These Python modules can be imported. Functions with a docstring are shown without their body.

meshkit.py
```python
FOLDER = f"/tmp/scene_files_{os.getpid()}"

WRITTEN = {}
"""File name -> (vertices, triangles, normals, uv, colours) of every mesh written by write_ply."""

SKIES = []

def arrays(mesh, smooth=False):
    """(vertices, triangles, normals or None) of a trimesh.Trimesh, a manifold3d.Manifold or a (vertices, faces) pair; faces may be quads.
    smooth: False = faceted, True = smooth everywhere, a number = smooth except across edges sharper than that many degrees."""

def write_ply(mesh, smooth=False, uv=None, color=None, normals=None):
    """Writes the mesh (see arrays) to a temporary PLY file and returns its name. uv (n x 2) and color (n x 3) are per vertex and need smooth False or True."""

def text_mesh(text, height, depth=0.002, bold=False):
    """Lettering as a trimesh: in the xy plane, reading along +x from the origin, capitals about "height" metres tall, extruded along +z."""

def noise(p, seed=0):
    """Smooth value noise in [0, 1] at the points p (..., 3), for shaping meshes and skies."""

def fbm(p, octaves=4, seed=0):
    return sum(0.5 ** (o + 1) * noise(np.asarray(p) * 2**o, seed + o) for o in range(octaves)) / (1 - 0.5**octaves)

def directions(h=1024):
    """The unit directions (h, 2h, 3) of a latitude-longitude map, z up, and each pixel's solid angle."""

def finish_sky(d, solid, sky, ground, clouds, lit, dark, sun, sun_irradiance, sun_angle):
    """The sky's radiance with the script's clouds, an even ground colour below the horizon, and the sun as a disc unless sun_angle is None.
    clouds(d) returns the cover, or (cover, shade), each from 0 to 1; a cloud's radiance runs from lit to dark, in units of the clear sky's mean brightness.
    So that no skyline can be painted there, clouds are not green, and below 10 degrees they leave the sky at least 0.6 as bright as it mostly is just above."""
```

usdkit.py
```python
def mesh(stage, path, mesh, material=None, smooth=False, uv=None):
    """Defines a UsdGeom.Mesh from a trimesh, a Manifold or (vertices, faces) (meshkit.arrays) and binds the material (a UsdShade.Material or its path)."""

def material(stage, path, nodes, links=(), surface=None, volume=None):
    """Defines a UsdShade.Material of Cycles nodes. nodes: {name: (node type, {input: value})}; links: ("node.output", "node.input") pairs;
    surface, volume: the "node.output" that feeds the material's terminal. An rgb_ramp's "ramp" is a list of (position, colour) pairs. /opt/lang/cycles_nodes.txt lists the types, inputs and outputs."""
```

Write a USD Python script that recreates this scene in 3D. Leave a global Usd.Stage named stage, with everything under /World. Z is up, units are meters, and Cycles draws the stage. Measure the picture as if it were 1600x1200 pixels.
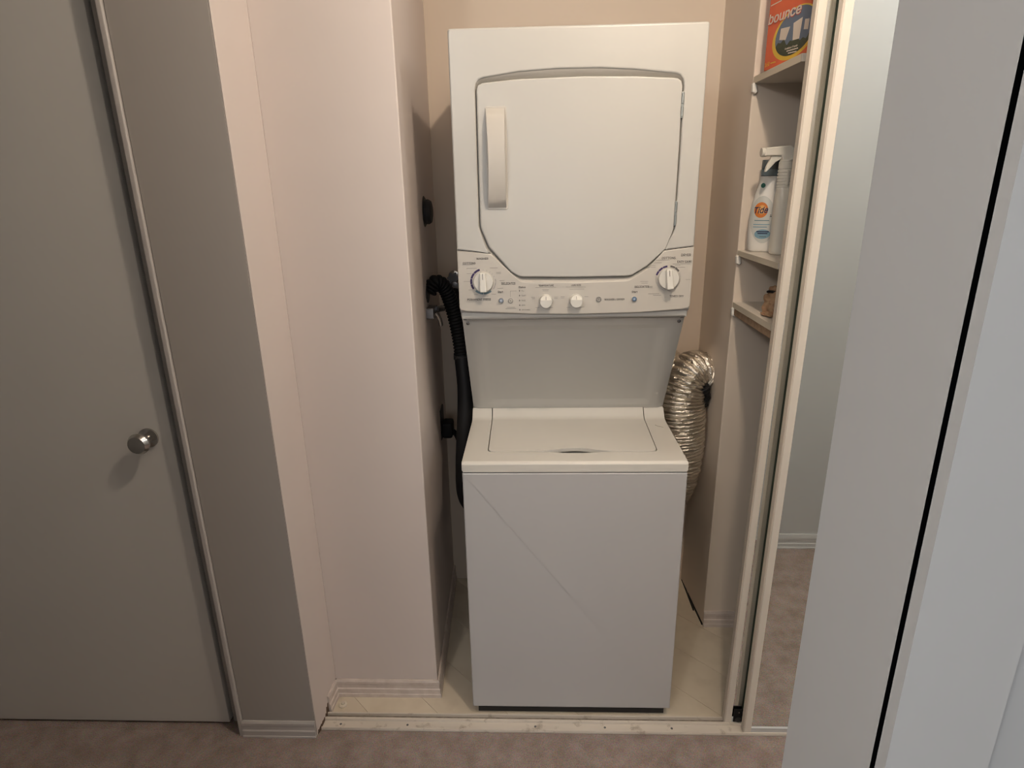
import math, random
import numpy as np, trimesh, usdkit, meshkit
import manifold3d as m3
from shapely.geometry import Polygon, box as sbox
from shapely import affinity
from pxr import Usd, UsdGeom, UsdLux, UsdShade, Gf, Sdf

random.seed(7); rng = np.random.default_rng(7)
PI = math.pi
stage = Usd.Stage.CreateInMemory()
UsdGeom.SetStageUpAxis(stage, UsdGeom.Tokens.z)
UsdGeom.SetStageMetersPerUnit(stage, 1.0)
UsdGeom.Xform.Define(stage, '/World')

# ------------------------------------------------------------------ camera, lights, exposure
EXPOSURE = -0.13
EYE = np.array([-0.10506, -1.50149, 1.56593])
PITCH, YAW, ROLL = math.radians(17.85), math.radians(-2.203), math.radians(-1.079)
_f = np.array([math.sin(YAW)*math.cos(PITCH), math.cos(YAW)*math.cos(PITCH), -math.sin(PITCH)])
_r = np.array([math.cos(YAW), -math.sin(YAW), 0.0]); _u = np.cross(_r, _f)
_R = _r*math.cos(ROLL)+_u*math.sin(ROLL); _U = -_r*math.sin(ROLL)+_u*math.cos(ROLL)
cam = UsdGeom.Camera.Define(stage, '/World/camera')
cam.CreateHorizontalApertureAttr(36.0); cam.CreateVerticalApertureAttr(27.0)
cam.CreateFocalLengthAttr(959.7*36/1600)
cam.CreateClippingRangeAttr(Gf.Vec2f(0.02, 50))
cam.AddTransformOp().Set(Gf.Matrix4d(*_R, 0, *_U, 0, *(-_f), 0, *EYE, 1))
cam.CreateExposureAttr(EXPOSURE)

LAMP = (0.28, -0.77, 2.485)
def bulb(name, pos, radius, power, color):
    """a sphere lamp; power = intensity x radius^2 so that the size does not change the light"""
    l = UsdLux.SphereLight.Define(stage, '/World/'+name); l.CreateRadiusAttr(radius); l.CreateIntensityAttr(power/radius**2)
    l.CreateColorAttr(Gf.Vec3f(*color)); l.AddTranslateOp().Set(Gf.Vec3d(*pos))
WARM, COOL = (1.0, 0.82, 0.64), (1.0, 0.97, 0.93)
bulb('lamp_light', LAMP, 0.035, 0.86, WARM)                         # bulb of the hall's ceiling lamp above the closet
bulb('hall_fill_light', (1.55, -0.55, 2.42), 0.10, 0.30, COOL)         # added unseen fill lamp, brightens the right of the hall
bulb('bedroom_fill_light', (-0.9, -2.3, 2.30), 0.15, 0.98, COOL)       # added unseen fill lamp behind the camera, from the left
day = UsdLux.RectLight.Define(stage, '/World/cool_fill_light')           # added cool fill panel behind the camera, no window known
day.CreateWidthAttr(1.3); day.CreateHeightAttr(1.2); day.CreateIntensityAttr(2.2); day.CreateColorAttr(Gf.Vec3f(0.86, 0.93, 1.0))
day.AddTransformOp().Set(Gf.Matrix4d(1, 0, 0, 0, 0, 0, 1, 0, 0, -1, 0, 0, -0.2, -3.9, 1.45, 1))   # local -z -> +y
dome = UsdLux.DomeLight.Define(stage, '/World/sky_light'); dome.CreateIntensityAttr(0.02); dome.CreateColorAttr(Gf.Vec3f(1, 0.95, 0.9))

# ------------------------------------------------------------------ materials
def simple(name, color, rough=0.5, metal=0.0, noise=None, bump=None, spec=0.5, **kw):
    """noise: (scale, amount, second colour); bump: (scale, strength, distance)"""
    nodes = {'p': ('principled_bsdf', dict(base_color=color, roughness=rough, metallic=metal, specular_ior_level=spec, **kw))}
    links = []
    if noise or bump: nodes['t'] = ('texture_coordinate', {})
    if noise:
        sc, lo, hi, c2 = noise
        nodes['n'] = ('noise_texture', dict(scale=sc, detail=5.0, roughness=0.6))
        nodes['r'] = ('rgb_ramp', dict(ramp=[(lo, c2), (hi, color)]))
        links += [('t.object', 'n.vector'), ('n.fac', 'r.fac'), ('r.color', 'p.base_color')]
    if bump:
        sc, st, di = bump
        nodes['bn'] = ('noise_texture', dict(scale=sc, detail=3.0))
        nodes['b'] = ('bump', dict(strength=st, distance=di))
        links += [('t.object', 'bn.vector'), ('bn.fac', 'b.height'), ('b.normal', 'p.normal')]
    return usdkit.material(stage, '/World/Looks/'+name, nodes, links, surface='p.BSDF')

UsdGeom.Scope.Define(stage, '/World/Looks')
M = {}
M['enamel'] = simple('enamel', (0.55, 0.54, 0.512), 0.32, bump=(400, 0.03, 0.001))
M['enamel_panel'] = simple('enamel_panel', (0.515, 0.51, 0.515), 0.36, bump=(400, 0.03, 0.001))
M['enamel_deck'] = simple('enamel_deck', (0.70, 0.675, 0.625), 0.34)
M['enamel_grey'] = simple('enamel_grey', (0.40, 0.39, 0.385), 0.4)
M['plastic_white'] = simple('plastic_white', (0.56, 0.53, 0.485), 0.38)
M['knob'] = simple('knob', (0.70, 0.685, 0.64), 0.35)
M['wall'] = simple('closet_wall_paint', (0.71, 0.635, 0.60), 0.6, bump=(60, 0.06, 0.002))
M['wall_right'] = simple('stub_wall_lightened', (0.77, 0.675, 0.58), 0.6, bump=(60, 0.06, 0.002))  # closet paint lightened and warmed to make up for weak light there
M['wall_back'] = simple('niche_wall_paint', (0.70, 0.60, 0.50), 0.6, bump=(60, 0.06, 0.002))
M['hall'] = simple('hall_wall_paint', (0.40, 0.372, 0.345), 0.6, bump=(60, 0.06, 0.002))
M['grey_wall'] = simple('bedroom_wall_paint', (0.56, 0.575, 0.59), 0.6)
M['ceiling'] = simple('ceiling_paint', (0.72, 0.69, 0.64), 0.7)
M['trim'] = simple('whitewashed_trim', (0.68, 0.60, 0.555), 0.5, noise=(30, 0.35, 0.6, (0.60, 0.52, 0.475)))
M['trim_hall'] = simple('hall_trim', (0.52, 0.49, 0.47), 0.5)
M['trim_grey'] = simple('grey_trim', (0.60, 0.61, 0.62), 0.5)
M['gap'] = simple('gap_dark', (0.02, 0.018, 0.016), 0.9)
M['seam'] = simple('seam_joint_shade', (0.10, 0.09, 0.085), 0.8)  # dark joints; also paints in the shade of the finger notch
M['vinyl'] = simple('vinyl_floor', (0.70, 0.62, 0.50), 0.45, noise=(7, 0.30, 0.55, (0.61, 0.53, 0.42)), bump=(25, 0.05, 0.002))
M['vinyl_b'] = simple('vinyl_floor_warm', (0.67, 0.59, 0.475), 0.45, noise=(9, 0.28, 0.5, (0.58, 0.50, 0.395)), bump=(25, 0.05, 0.002))
M['underlay'] = simple('vinyl_joint', (0.34, 0.28, 0.21), 0.8)
M['track'] = simple('painted_track', (0.66, 0.60, 0.53), 0.45, noise=(26, 0.30, 0.42, (0.42, 0.36, 0.30)))
M['track_channel_dark'] = simple('track_channel_dark', (0.26, 0.22, 0.18), 0.7, noise=(60, 0.35, 0.6, (0.15, 0.12, 0.10)))  # dark mottled grey-brown for the track channel
M['scuff'] = simple('scuff_mark', (0.42, 0.39, 0.35), 0.6)
M['stile'] = simple('door_frame_paint', (0.72, 0.67, 0.60), 0.4)
M['stile_side'] = simple('door_frame_edge', (0.58, 0.52, 0.45), 0.45)
M['alu'] = simple('bright_rail', (0.62, 0.63, 0.64), 0.35, metal=0.2)
M['mirror'] = simple('mirror_glass', (0.92, 0.95, 0.94), 0.015, metal=1.0)
M['mirror_back'] = simple('mirror_backing', (0.20, 0.23, 0.18), 0.6)
M['black'] = simple('black_rubber', (0.008, 0.008, 0.009), 0.55, spec=0.25)
M['black_soft'] = simple('black_plastic', (0.022, 0.022, 0.024), 0.5)
M['dark_metal'] = simple('dark_metal', (0.25, 0.25, 0.26), 0.3, metal=0.9)
M['chrome'] = simple('chrome', (0.55, 0.54, 0.52), 0.18, metal=1.0)
M['hinge'] = simple('hinge_zinc', (0.36, 0.39, 0.39), 0.4, metal=0.6)
M['foil'] = simple('aluminium_foil', (0.86, 0.81, 0.73), 0.30, metal=1.0, bump=(240, 0.7, 0.003))
M['foil_smooth'] = simple('foil_tape', (0.62, 0.60, 0.56), 0.2, metal=1.0, bump=(35, 0.6, 0.01))
M['shelf'] = simple('melamine', (0.78, 0.72, 0.64), 0.45)
M['shelf_edge'] = simple('melamine_edge', (0.74, 0.67, 0.55), 0.5)
M['raw_wood'] = simple('raw_particle_board', (0.42, 0.29, 0.19), 0.8, noise=(60, 0.3, 0.6, (0.30, 0.20, 0.13)))
M['clip'] = simple('white_clip', (0.85, 0.84, 0.80), 0.4)
M['ink'] = simple('grey_ink', (0.13, 0.12, 0.115), 0.7)
M['ink_soft'] = simple('pale_ink', (0.30, 0.285, 0.265), 0.7)
M['purple'] = simple('purple_ink', (0.045, 0.028, 0.105), 0.6)
M['teal'] = simple('teal_ink', (0.16, 0.235, 0.27), 0.6)
M['tick'] = simple('tick_ink', (0.40, 0.38, 0.36), 0.6)
M['button'] = simple('start_button', (0.24, 0.27, 0.34), 0.3)
M['button_blue'] = simple('start_button_blue', (0.14, 0.22, 0.33), 0.3)
M['button_lens'] = simple('button_lens', (0.45, 0.52, 0.62), 0.2)
M['bottle'] = simple('bottle_plastic', (0.83, 0.81, 0.77), 0.3)
M['label_pale'] = simple('label_pale', (0.62, 0.63, 0.60), 0.35)
M['cap'] = simple('cap_smoke_blue', (0.14, 0.165, 0.18), 0.15, alpha=1.0)
M['cap_liquid'] = simple('cap_blue', (0.24, 0.31, 0.34), 0.2)
M['orange_ink'] = simple('orange_ink', (0.68, 0.20, 0.03), 0.5)
M['logo_core'] = simple('logo_core', (0.78, 0.42, 0.13), 0.5)
M['yellow_ink'] = simple('yellow_ink', (0.78, 0.52, 0.06), 0.5)
M['navy'] = simple('navy_ink', (0.02, 0.025, 0.08), 0.5)
M['green_ink'] = simple('green_ink', (0.03, 0.14, 0.11), 0.5)
M['blue_label'] = simple('blue_label', (0.22, 0.38, 0.48), 0.4)
M['box_orange'] = simple('box_orange', (0.80, 0.155, 0.055), 0.5, noise=(9, 0.35, 0.65, (0.72, 0.12, 0.05)))
M['box_white'] = simple('box_print_white', (0.75, 0.66, 0.58), 0.5)
M['box_red'] = simple('box_print_red', (0.62, 0.10, 0.08), 0.5)
M['box_blue'] = simple('box_print_blue', (0.13, 0.18, 0.27), 0.5)
M['box_green'] = simple('box_print_green', (0.055, 0.075, 0.035), 0.5, noise=(120, 0.35, 0.65, (0.03, 0.045, 0.03)))
M['spray'] = simple('spray_plastic', (0.86, 0.82, 0.74), 0.3)
M['spray_tip'] = simple('spray_trigger', (0.86, 0.84, 0.76), 0.25)
M['cloth'] = simple('tan_cloth', (0.50, 0.33, 0.20), 0.85, noise=(40, 0.3, 0.6, (0.40, 0.22, 0.13)))
M['door_white'] = simple('white_door_paint', (0.70, 0.69, 0.67), 0.45)
M['opal'] = simple('lamp_metal', (0.7, 0.68, 0.62), 0.3, metal=0.7)
M['guide'] = simple('floor_guide', (0.66, 0.60, 0.50), 0.5)
M['rust'] = simple('flaking_edge', (0.12, 0.075, 0.05), 0.9)

def carpet_mat():
    return usdkit.material(stage, '/World/Looks/carpet', {
        't': ('texture_coordinate', {}),
        'n': ('noise_texture', dict(scale=16.0, detail=6.0, roughness=0.65)),
        'n2': ('noise_texture', dict(scale=260.0, detail=2.0)),
        'r': ('rgb_ramp', dict(ramp=[(0.28, (0.245, 0.190, 0.165)), (0.5, (0.325, 0.26, 0.235)), (0.75, (0.40, 0.33, 0.31))])),
        'm': ('mix', dict(mix_type='overlay', fac=0.55)),
        'b': ('bump', dict(strength=0.8, distance=0.006)),
        'p': ('principled_bsdf', dict(roughness=0.95, specular_ior_level=0.1, sheen_weight=0.15))},
        [('t.object', 'n.vector'), ('t.object', 'n2.vector'), ('n.fac', 'r.fac'), ('r.color', 'm.color1'), ('n2.color', 'm.color2'), ('m.color', 'p.base_color'),
         ('n2.fac', 'b.height'), ('b.normal', 'p.normal')], surface='p.BSDF')
M['carpet'] = carpet_mat()

# ------------------------------------------------------------------ prim helpers
used, origin = {}, {}
def numbered(parent, name):
    k = (parent, name); n = used.get(k, -1)+1; used[k] = n
    return f'{parent}/{name}' + (f'_{n:03d}' if n else '')

def tag(prim, label=None, category=None, group=None, kind=None):
    p = prim if isinstance(prim, Usd.Prim) else prim.GetPrim()
    for k, v in (('label', label), ('category', category), ('group', group), ('kind', kind)):
        if v: p.SetCustomDataByKey(k, v)
    return p

def thing(name, label, category, loc=(0, 0, 0), rotz=0, group=None, kind=None):
    path = numbered('/World', name)
    x = UsdGeom.Xform.Define(stage, path); x.AddTranslateOp().Set(Gf.Vec3d(*map(float, loc)))
    if rotz: x.AddRotateZOp().Set(float(rotz))
    origin[path] = np.zeros(3) if rotz else np.array(loc, float)     # meshes are given in world coordinates unless the thing is turned
    return tag(x, label, category, group, kind)

def obj(name, mesh, mat, parent=None, label=None, smooth=35, world=True, kind=None):
    """One Mesh prim. parent: a prim."""
    pp = str(parent.GetPath()) if parent is not None else '/World'
    path = numbered(pp, name)
    off = origin.get(pp, np.zeros(3)); origin[path] = off
    v, f, _ = meshkit.arrays(mesh)
    tm = trimesh.Trimesh(v-off, f, process=True)
    p = usdkit.mesh(stage, path, tm, M[mat], smooth=smooth).GetPrim()
    return tag(p, label, kind=kind)

cat = trimesh.util.concatenate
def fix(m):
    if m.volume < 0: m.invert()
    return m
def box(x0, x1, y0, y1, z0, z1, b=0.0):
    if b <= 0:
        m = trimesh.creation.box([x1-x0, y1-y0, z1-z0]); m.apply_translation([(x0+x1)/2, (y0+y1)/2, (z0+z1)/2]); return m
    pts = []
    for sx in (0, 1):
        for sy in (0, 1):
            for sz in (0, 1):
                c = [(x0, x1)[sx], (y0, y1)[sy], (z0, z1)[sz]]
                s = np.array([1-2*sx, 1-2*sy, 1-2*sz])*b
                k = 0.32
                for w in ((1, 1, 0), (1, 0, 1), (0, 1, 1), (k, k, 0.30), (k, 0.30, k), (0.30, k, k), (1, k*0.9, k*0.9*0), ):
                    pts.append(c+s*np.array(w))
    return man(m3.Manifold.hull_points(np.array(pts)))
def man(m):
    q = m.to_mesh(); return trimesh.Trimesh(q.vert_properties[:, :3], q.tri_verts, process=False)
def tom(t): 
    t = t.copy(); t.merge_vertices(); return m3.Manifold(m3.Mesh(np.asarray(t.vertices, np.float32), np.asarray(t.faces, np.uint32)))
def fillet(pts, r, n=6):
    """round the corners of a closed polygon; r: number or list"""
    out = []; P = [np.array(p, float) for p in pts]; N = len(P)
    for i in range(N):
        a, b, c = P[i-1], P[i], P[(i+1) % N]; ri = r[i] if isinstance(r, (list, tuple)) else r
        if ri <= 0: out.append(b); continue
        u, v = a-b, c-b; lu, lv = np.linalg.norm(u), np.linalg.norm(v); u, v = u/lu, v/lv
        ang = math.acos(np.clip(u@v, -1, 1)); t = min(ri/math.tan(ang/2), lu*0.49, lv*0.49)
        p0, p1 = b+u*t, b+v*t
        for k in range(n+1):
            s = k/n; out.append((1-s)**2*p0+2*s*(1-s)*b+s*s*p1)
    return np.array(out)
def densify(ring, d):
    out = []
    for a, b in zip(ring, np.roll(ring, -1, 0)):
        n = max(1, int(np.linalg.norm(b-a)/d))
        out += [a+(b-a)*k/n for k in range(n)]
    return np.array(out)
def inset(ring, d):
    """move a 2-D ring inwards by d along the vertex normals (counter-clockwise ring)"""
    ring = np.asarray(ring, float); a, c = np.roll(ring, 1, 0), np.roll(ring, -1, 0)
    area = 0.5*np.sum(ring[:, 0]*c[:, 1]-c[:, 0]*ring[:, 1]); s = 1 if area > 0 else -1
    e1, e2 = ring-a, c-ring
    e1 /= np.maximum(np.linalg.norm(e1, axis=1, keepdims=True), 1e-12); e2 /= np.maximum(np.linalg.norm(e2, axis=1, keepdims=True), 1e-12)
    n1, n2 = np.stack([-e1[:, 1], e1[:, 0]], 1)*s, np.stack([-e2[:, 1], e2[:, 0]], 1)*s
    m = n1+n2; m /= np.maximum((m*m).sum(1, keepdims=True)/2, 0.4)
    return ring+m*d
def tri2(ring, holes=()):
    return trimesh.creation.triangulate_polygon(Polygon(ring, [h for h in holes]), engine='earcut')
def strip(A, B):
    n = len(A); v = np.vstack([A, B]); i = np.arange(n); j = (i+1) % n
    return v, np.vstack([np.stack([i, j, n+j], 1), np.stack([i, n+j, n+i], 1)])
def loft(rings, capped=(True, True)):
    """rings: list of (N,3) closed loops; earcut caps in the ring's own best plane"""
    parts = []
    for A, B in zip(rings[:-1], rings[1:]):
        parts.append(trimesh.Trimesh(*strip(A, B), process=False))
    for R, on, flip in ((rings[0], capped[0], True), (rings[-1], capped[1], False)):
        if not on: continue
        c = R.mean(0); n = np.zeros(3)
        for p, q in zip(R-c, np.roll(R-c, -1, 0)): n += np.cross(p, q)
        n /= np.linalg.norm(n); a = np.cross(n, [0.31, 0.77, 0.55]); a /= np.linalg.norm(a); b = np.cross(n, a)
        r2 = np.stack([(R-c)@a, (R-c)@b], 1)
        v, f = tri2(r2)
        v3 = c+v[:, :1]*a+v[:, 1:2]*b + n*np.mean((R-c)@n)
        # use exact ring points
        from scipy.spatial import cKDTree
        idx = cKDTree(r2).query(v)[1]; v3 = R[idx]
        t = trimesh.Trimesh(v3, f, process=False)
        fn = np.cross(v3[f[:, 1]]-v3[f[:, 0]], v3[f[:, 2]]-v3[f[:, 0]]).sum(0)
        if (fn@n < 0) != flip: t.invert()
        parts.append(t)
    m = cat(parts); m.merge_vertices(); return fix(m)
def plate(ring2, t, b, fn, steps=3, backbevel=False):
    """a plate with a rounded front rim: ring2 in (u,v); fn(u,v,w) -> xyz with w the height of the front"""
    r = np.asarray(ring2, float)
    hs = [(0.0, b if backbevel else 0.0)] + ([(b, 0.0)] if backbevel else [])
    for k in range(steps+1):
        a = k/steps*PI/2; hs.append((t-b+b*math.sin(a), b*(1-math.cos(a))))
    rings = []
    for h, d in hs:
        q = inset(r, d) if d else r
        rings.append(np.array([fn(u, v, h) for u, v in q]))
    return loft(rings)
def prism(ring2, d0, d1, fn):
    return loft([np.array([fn(u, v, d) for u, v in ring2]) for d in (d0, d1)])
def front(y0):
    return lambda u, v, w: (u, y0-w, v)
def topf(z0):
    return lambda u, v, w: (u, v, z0+w)
def frame_plate(outer, hole, fn, d0, d1):
    """flat plate with a hole, extruded between depths d0 and d1"""
    v, f = tri2(outer, [hole]); parts = []
    for d, flip in ((d0, True), (d1, False)):
        parts.append(trimesh.Trimesh([fn(a, b, d) for a, b in v], f, process=False))
    for ring in (outer, hole):
        A, B = [np.array([fn(a, b, d) for a, b in ring]) for d in (d0, d1)]
        parts.append(trimesh.Trimesh(*strip(A, B), process=False))
    m = cat(parts); m.merge_vertices(); trimesh.repair.fix_normals(m); return fix(m)
def smoothpath(pts, n=12):
    P = np.array(pts, float); Q = np.vstack([2*P[0]-P[1], P, 2*P[-1]-P[-2]]); out = []
    for i in range(1, len(Q)-2):
        for k in range(n):
            t = k/n; a, b, c, d = Q[i-1:i+3]
            out.append(0.5*((2*b)+(c-a)*t+(2*a-5*b+4*c-d)*t*t+(3*b-a-3*c+d)*t**3))
    return np.vstack([out, P[-1]])
def resample(P, n):
    s = np.concatenate([[0], np.cumsum(np.linalg.norm(np.diff(P, axis=0), axis=1))])
    t = np.linspace(0, s[-1], n); return np.stack([np.interp(t, s, P[:, k]) for k in range(3)], 1), t
def tube(P, r, n=16, cap=True):
    """r: number or array per point"""
    P = np.asarray(P, float); r = np.broadcast_to(r, len(P)); T = np.gradient(P, axis=0); T /= np.linalg.norm(T, axis=1, keepdims=True)
    a = np.cross(T[0], [0.2, 0.3, 0.93]); a /= np.linalg.norm(a); rings = []
    for p, t, q in zip(P, T, r):
        a = a-t*(a@t); a /= np.linalg.norm(a); b = np.cross(t, a)
        th = np.linspace(0, 2*PI, n, endpoint=False)
        rings.append(p+q*(np.cos(th)[:, None]*a+np.sin(th)[:, None]*b))
    return loft(rings, (cap, cap))
def lathe(prof, n=32, c=(0, 0, 0), axis='z'):
    """prof: (r, h) pairs; closed on the axis when r = 0"""
    th = np.linspace(0, 2*PI, n, endpoint=False); rings = []
    for r, h in prof:
        rings.append(np.stack([max(r, 1e-5)*np.cos(th), max(r, 1e-5)*np.sin(th), np.full(n, h)], 1))
    m = loft(rings)
    if axis == '-y': m.apply_transform(trimesh.transformations.rotation_matrix(PI/2, [1, 0, 0]))       # +z -> -y
    if axis == 'x': m.apply_transform(trimesh.transformations.rotation_matrix(PI/2, [0, 1, 0]))        # +z -> +x
    m.apply_translation(c); return m
def ellipse(cx, cy, rx, ry, n=32, a0=0, a1=2*PI, rot=0):
    th = np.linspace(a0, a1, n, endpoint=(a1-a0) < 2*PI-1e-6)
    x, y = rx*np.cos(th), ry*np.sin(th); return np.stack([cx+x*math.cos(rot)-y*math.sin(rot), cy+x*math.sin(rot)+y*math.cos(rot)], 1)
def arcband(cx, cy, r0, r1, a0, a1, n=14):
    A = np.linspace(math.radians(a0), math.radians(a1), n)
    return np.vstack([np.stack([cx+r1*np.cos(A), cy+r1*np.sin(A)], 1), np.stack([cx+r0*np.cos(A[::-1]), cy+r0*np.sin(A[::-1])], 1)])
def textflat(s, h, bold=False, depth=0.0003, width=None):
    m = meshkit.text_mesh(s, h, depth, bold); 
    if width: m.apply_scale([width/(m.bounds[1][0]-m.bounds[0][0]), 1, 1])
    m.apply_translation([-(m.bounds[0][0]+m.bounds[1][0])/2, -h/2, 0]); return m
def place(m, fn):
    v = np.array([fn(*p) for p in m.vertices]); return fix(trimesh.Trimesh(v, m.faces, process=False))

# ------------------------------------------------------------------ the setting
H = 2.60
def struct(name, mesh, mat, parent=None, smooth=30, label=None):
    p = obj(name, mesh, mat, parent, smooth=smooth, label=label)
    if parent is None: tag(p, kind='structure')
    return p
def block(poly, z0, z1, r=0.004):
    return prism(fillet(poly, r, 4), z0, z1, topf(0))

CLOSET = [(-0.757, -0.066), (1.77, -0.066), (1.77, 0.418), (0.513, 0.418), (0.497, 0.70), (-0.447, 0.70), (-0.423, 0.075), (-0.755, 0.075)]
floor = thing('floor', None, None, (0, 0, 0)); tag(floor, 'cream sheet vinyl floor of the laundry closet laid in diagonal strips', kind='structure')
obj('subfloor', prism(densify(np.array(CLOSET), 0.4), -0.05, -0.0012, topf(0)), 'underlay', floor)
cp = Polygon(CLOSET).buffer(-0.0005)
c_step = 0.2205; k0 = -8
for k in range(-6, 12):
    lo, hi = 0.030+k*c_step, 0.030+(k+1)*c_step-0.0015
    band = Polygon([(lo-5, 5), (hi-5, 5), (hi+5, -5), (lo+5, -5)]).intersection(cp)
    for g in getattr(band, 'geoms', [band]):
        if g.is_empty or g.area < 1e-4: continue
        ring = np.array(g.exterior.coords)[:-1]
        obj('plank', prism(ring, -0.0012, 0.0, topf(0)), 'vinyl' if k % 2 else 'vinyl_b', floor)

struct('wall_back', box(-0.60, 1.9, 0.70, 0.82, 0, H), 'wall_back')
struct('wall_left', block([(-0.755, 0.075), (-0.423, 0.075), (-0.4475, 0.703), (-0.755, 0.703)], 0, H), 'wall')
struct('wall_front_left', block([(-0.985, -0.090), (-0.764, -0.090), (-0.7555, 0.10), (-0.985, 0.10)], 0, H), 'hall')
# closet-coloured skin of the opening's reveal
struct('trim_1', loft([np.array([(-0.7655, -0.0895, z), (-0.7632, -0.0905, z), (-0.7535, 0.0755, z), (-0.757, 0.0755, z)]) for z in (0.0, H)]), 'wall')
struct('wall_right', block([(0.513, 0.418), (1.9, 0.418), (1.9, 0.703), (0.497, 0.703)], 0, H), 'wall_right')
struct('wall_closet_end', box(1.77, 1.9, -0.09, 0.43, 0, H), 'wall')
struct('ceiling', box(-2.6, 2.3, -4.1, 0.8, H, H+0.05), 'ceiling')
# hall: front wall with the doorway the photograph was taken through, ends, bedroom behind
struct('wall_front', box(0.144, 2.2, -1.16, -1.043, 0, H), 'grey_wall')
struct('wall_front_right', box(-2.5, -0.70, -1.16, -1.043, 0, H), 'grey_wall')
struct('wall_hall_right', box(2.2, 2.3, -1.16, 0.43, 0, H), 'grey_wall')
struct('wall_hall_left', box(-2.6, -2.5, -1.16, 0.10, 0, H), 'grey_wall')
struct('wall_bedroom_left', box(-2.6, -2.5, -4.1, -1.16, 0, H), 'grey_wall')
struct('wall_bedroom_right', box(2.2, 2.3, -4.1, -1.16, 0, H), 'grey_wall')
struct('wall_bedroom_back', box(-2.6, 2.3, -4.1, -4.0, 0, H), 'grey_wall')
struct('trim_2', cat([box(0.132, 0.144, -1.165, -1.040, 0, 2.06), box(0.132, 0.20, -1.175, -1.16, 0, 2.06)]), 'trim_grey')

# carpet: slab with an uneven pile surface
gx, gy = np.meshgrid(np.linspace(-2.5, 2.2, 190), np.concatenate([np.linspace(-4.0, -1.2, 30)[:-1], np.linspace(-1.2, -0.067, 60)]), indexing='ij')
gz = 0.004+0.005*meshkit.noise(np.stack([gx*40, gy*40, gx*0], -1), 3)
gz[gy > -0.08] = 0.002
V = np.stack([gx, gy, gz], -1).reshape(-1, 3); nx, ny = gx.shape; I = np.arange(nx*ny).reshape(nx, ny)
Fq = np.stack([I[:-1, :-1], I[1:, :-1], I[1:, 1:], I[:-1, 1:]], -1).reshape(-1, 4)
tag(obj('carpet', (V, np.vstack([Fq[:, [0, 1, 2]], Fq[:, [0, 2, 3]]])), 'carpet', smooth=True), 'mauve brown low pile carpet covering the hall in front of the closet track', 'carpet', kind='stuff')

struct('floor_hall_edge', box(-2.5, -0.985, -0.075, 0.0, -0.02, 0.0045), 'carpet')
struct('floor_slab', box(-2.6, 2.3, -4.1, -0.066, -0.06, -0.02), 'gap')

def baseboard(name, a, b, n, mat, h=0.064, d=0.011, ends=(0, 0)):
    """profile swept from a to b (xy); n = outward normal"""
    prof = [(0, 0), (d, 0), (d, 0.012), (d-0.002, 0.0145), (d-0.002, 0.030), (d-0.0045, 0.034), (d-0.0045, 0.046), (d-0.003, 0.050), (d-0.003, 0.058), (d-0.006, h), (0, h)]
    a, b, n = np.array(a, float), np.array(b, float), np.array(n, float); t = (b-a)/np.linalg.norm(b-a)
    ra = np.array([(*(a+n*u+t*(-u*ends[0])), v) for u, v in prof]); rb = np.array([(*(b+n*u+t*(u*ends[1])), v) for u, v in prof])
    return struct(name, loft([ra, rb]), mat, smooth=False)
baseboard('baseboard_left', (-0.7545, 0.074), (-0.4230, 0.074), (0, -1), 'trim', ends=(0, 1))
baseboard('baseboard_left_side', (-0.4225, 0.075), (-0.4475, 0.70), (0.9992, 0.04), 'trim', ends=(1, 0))
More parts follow.
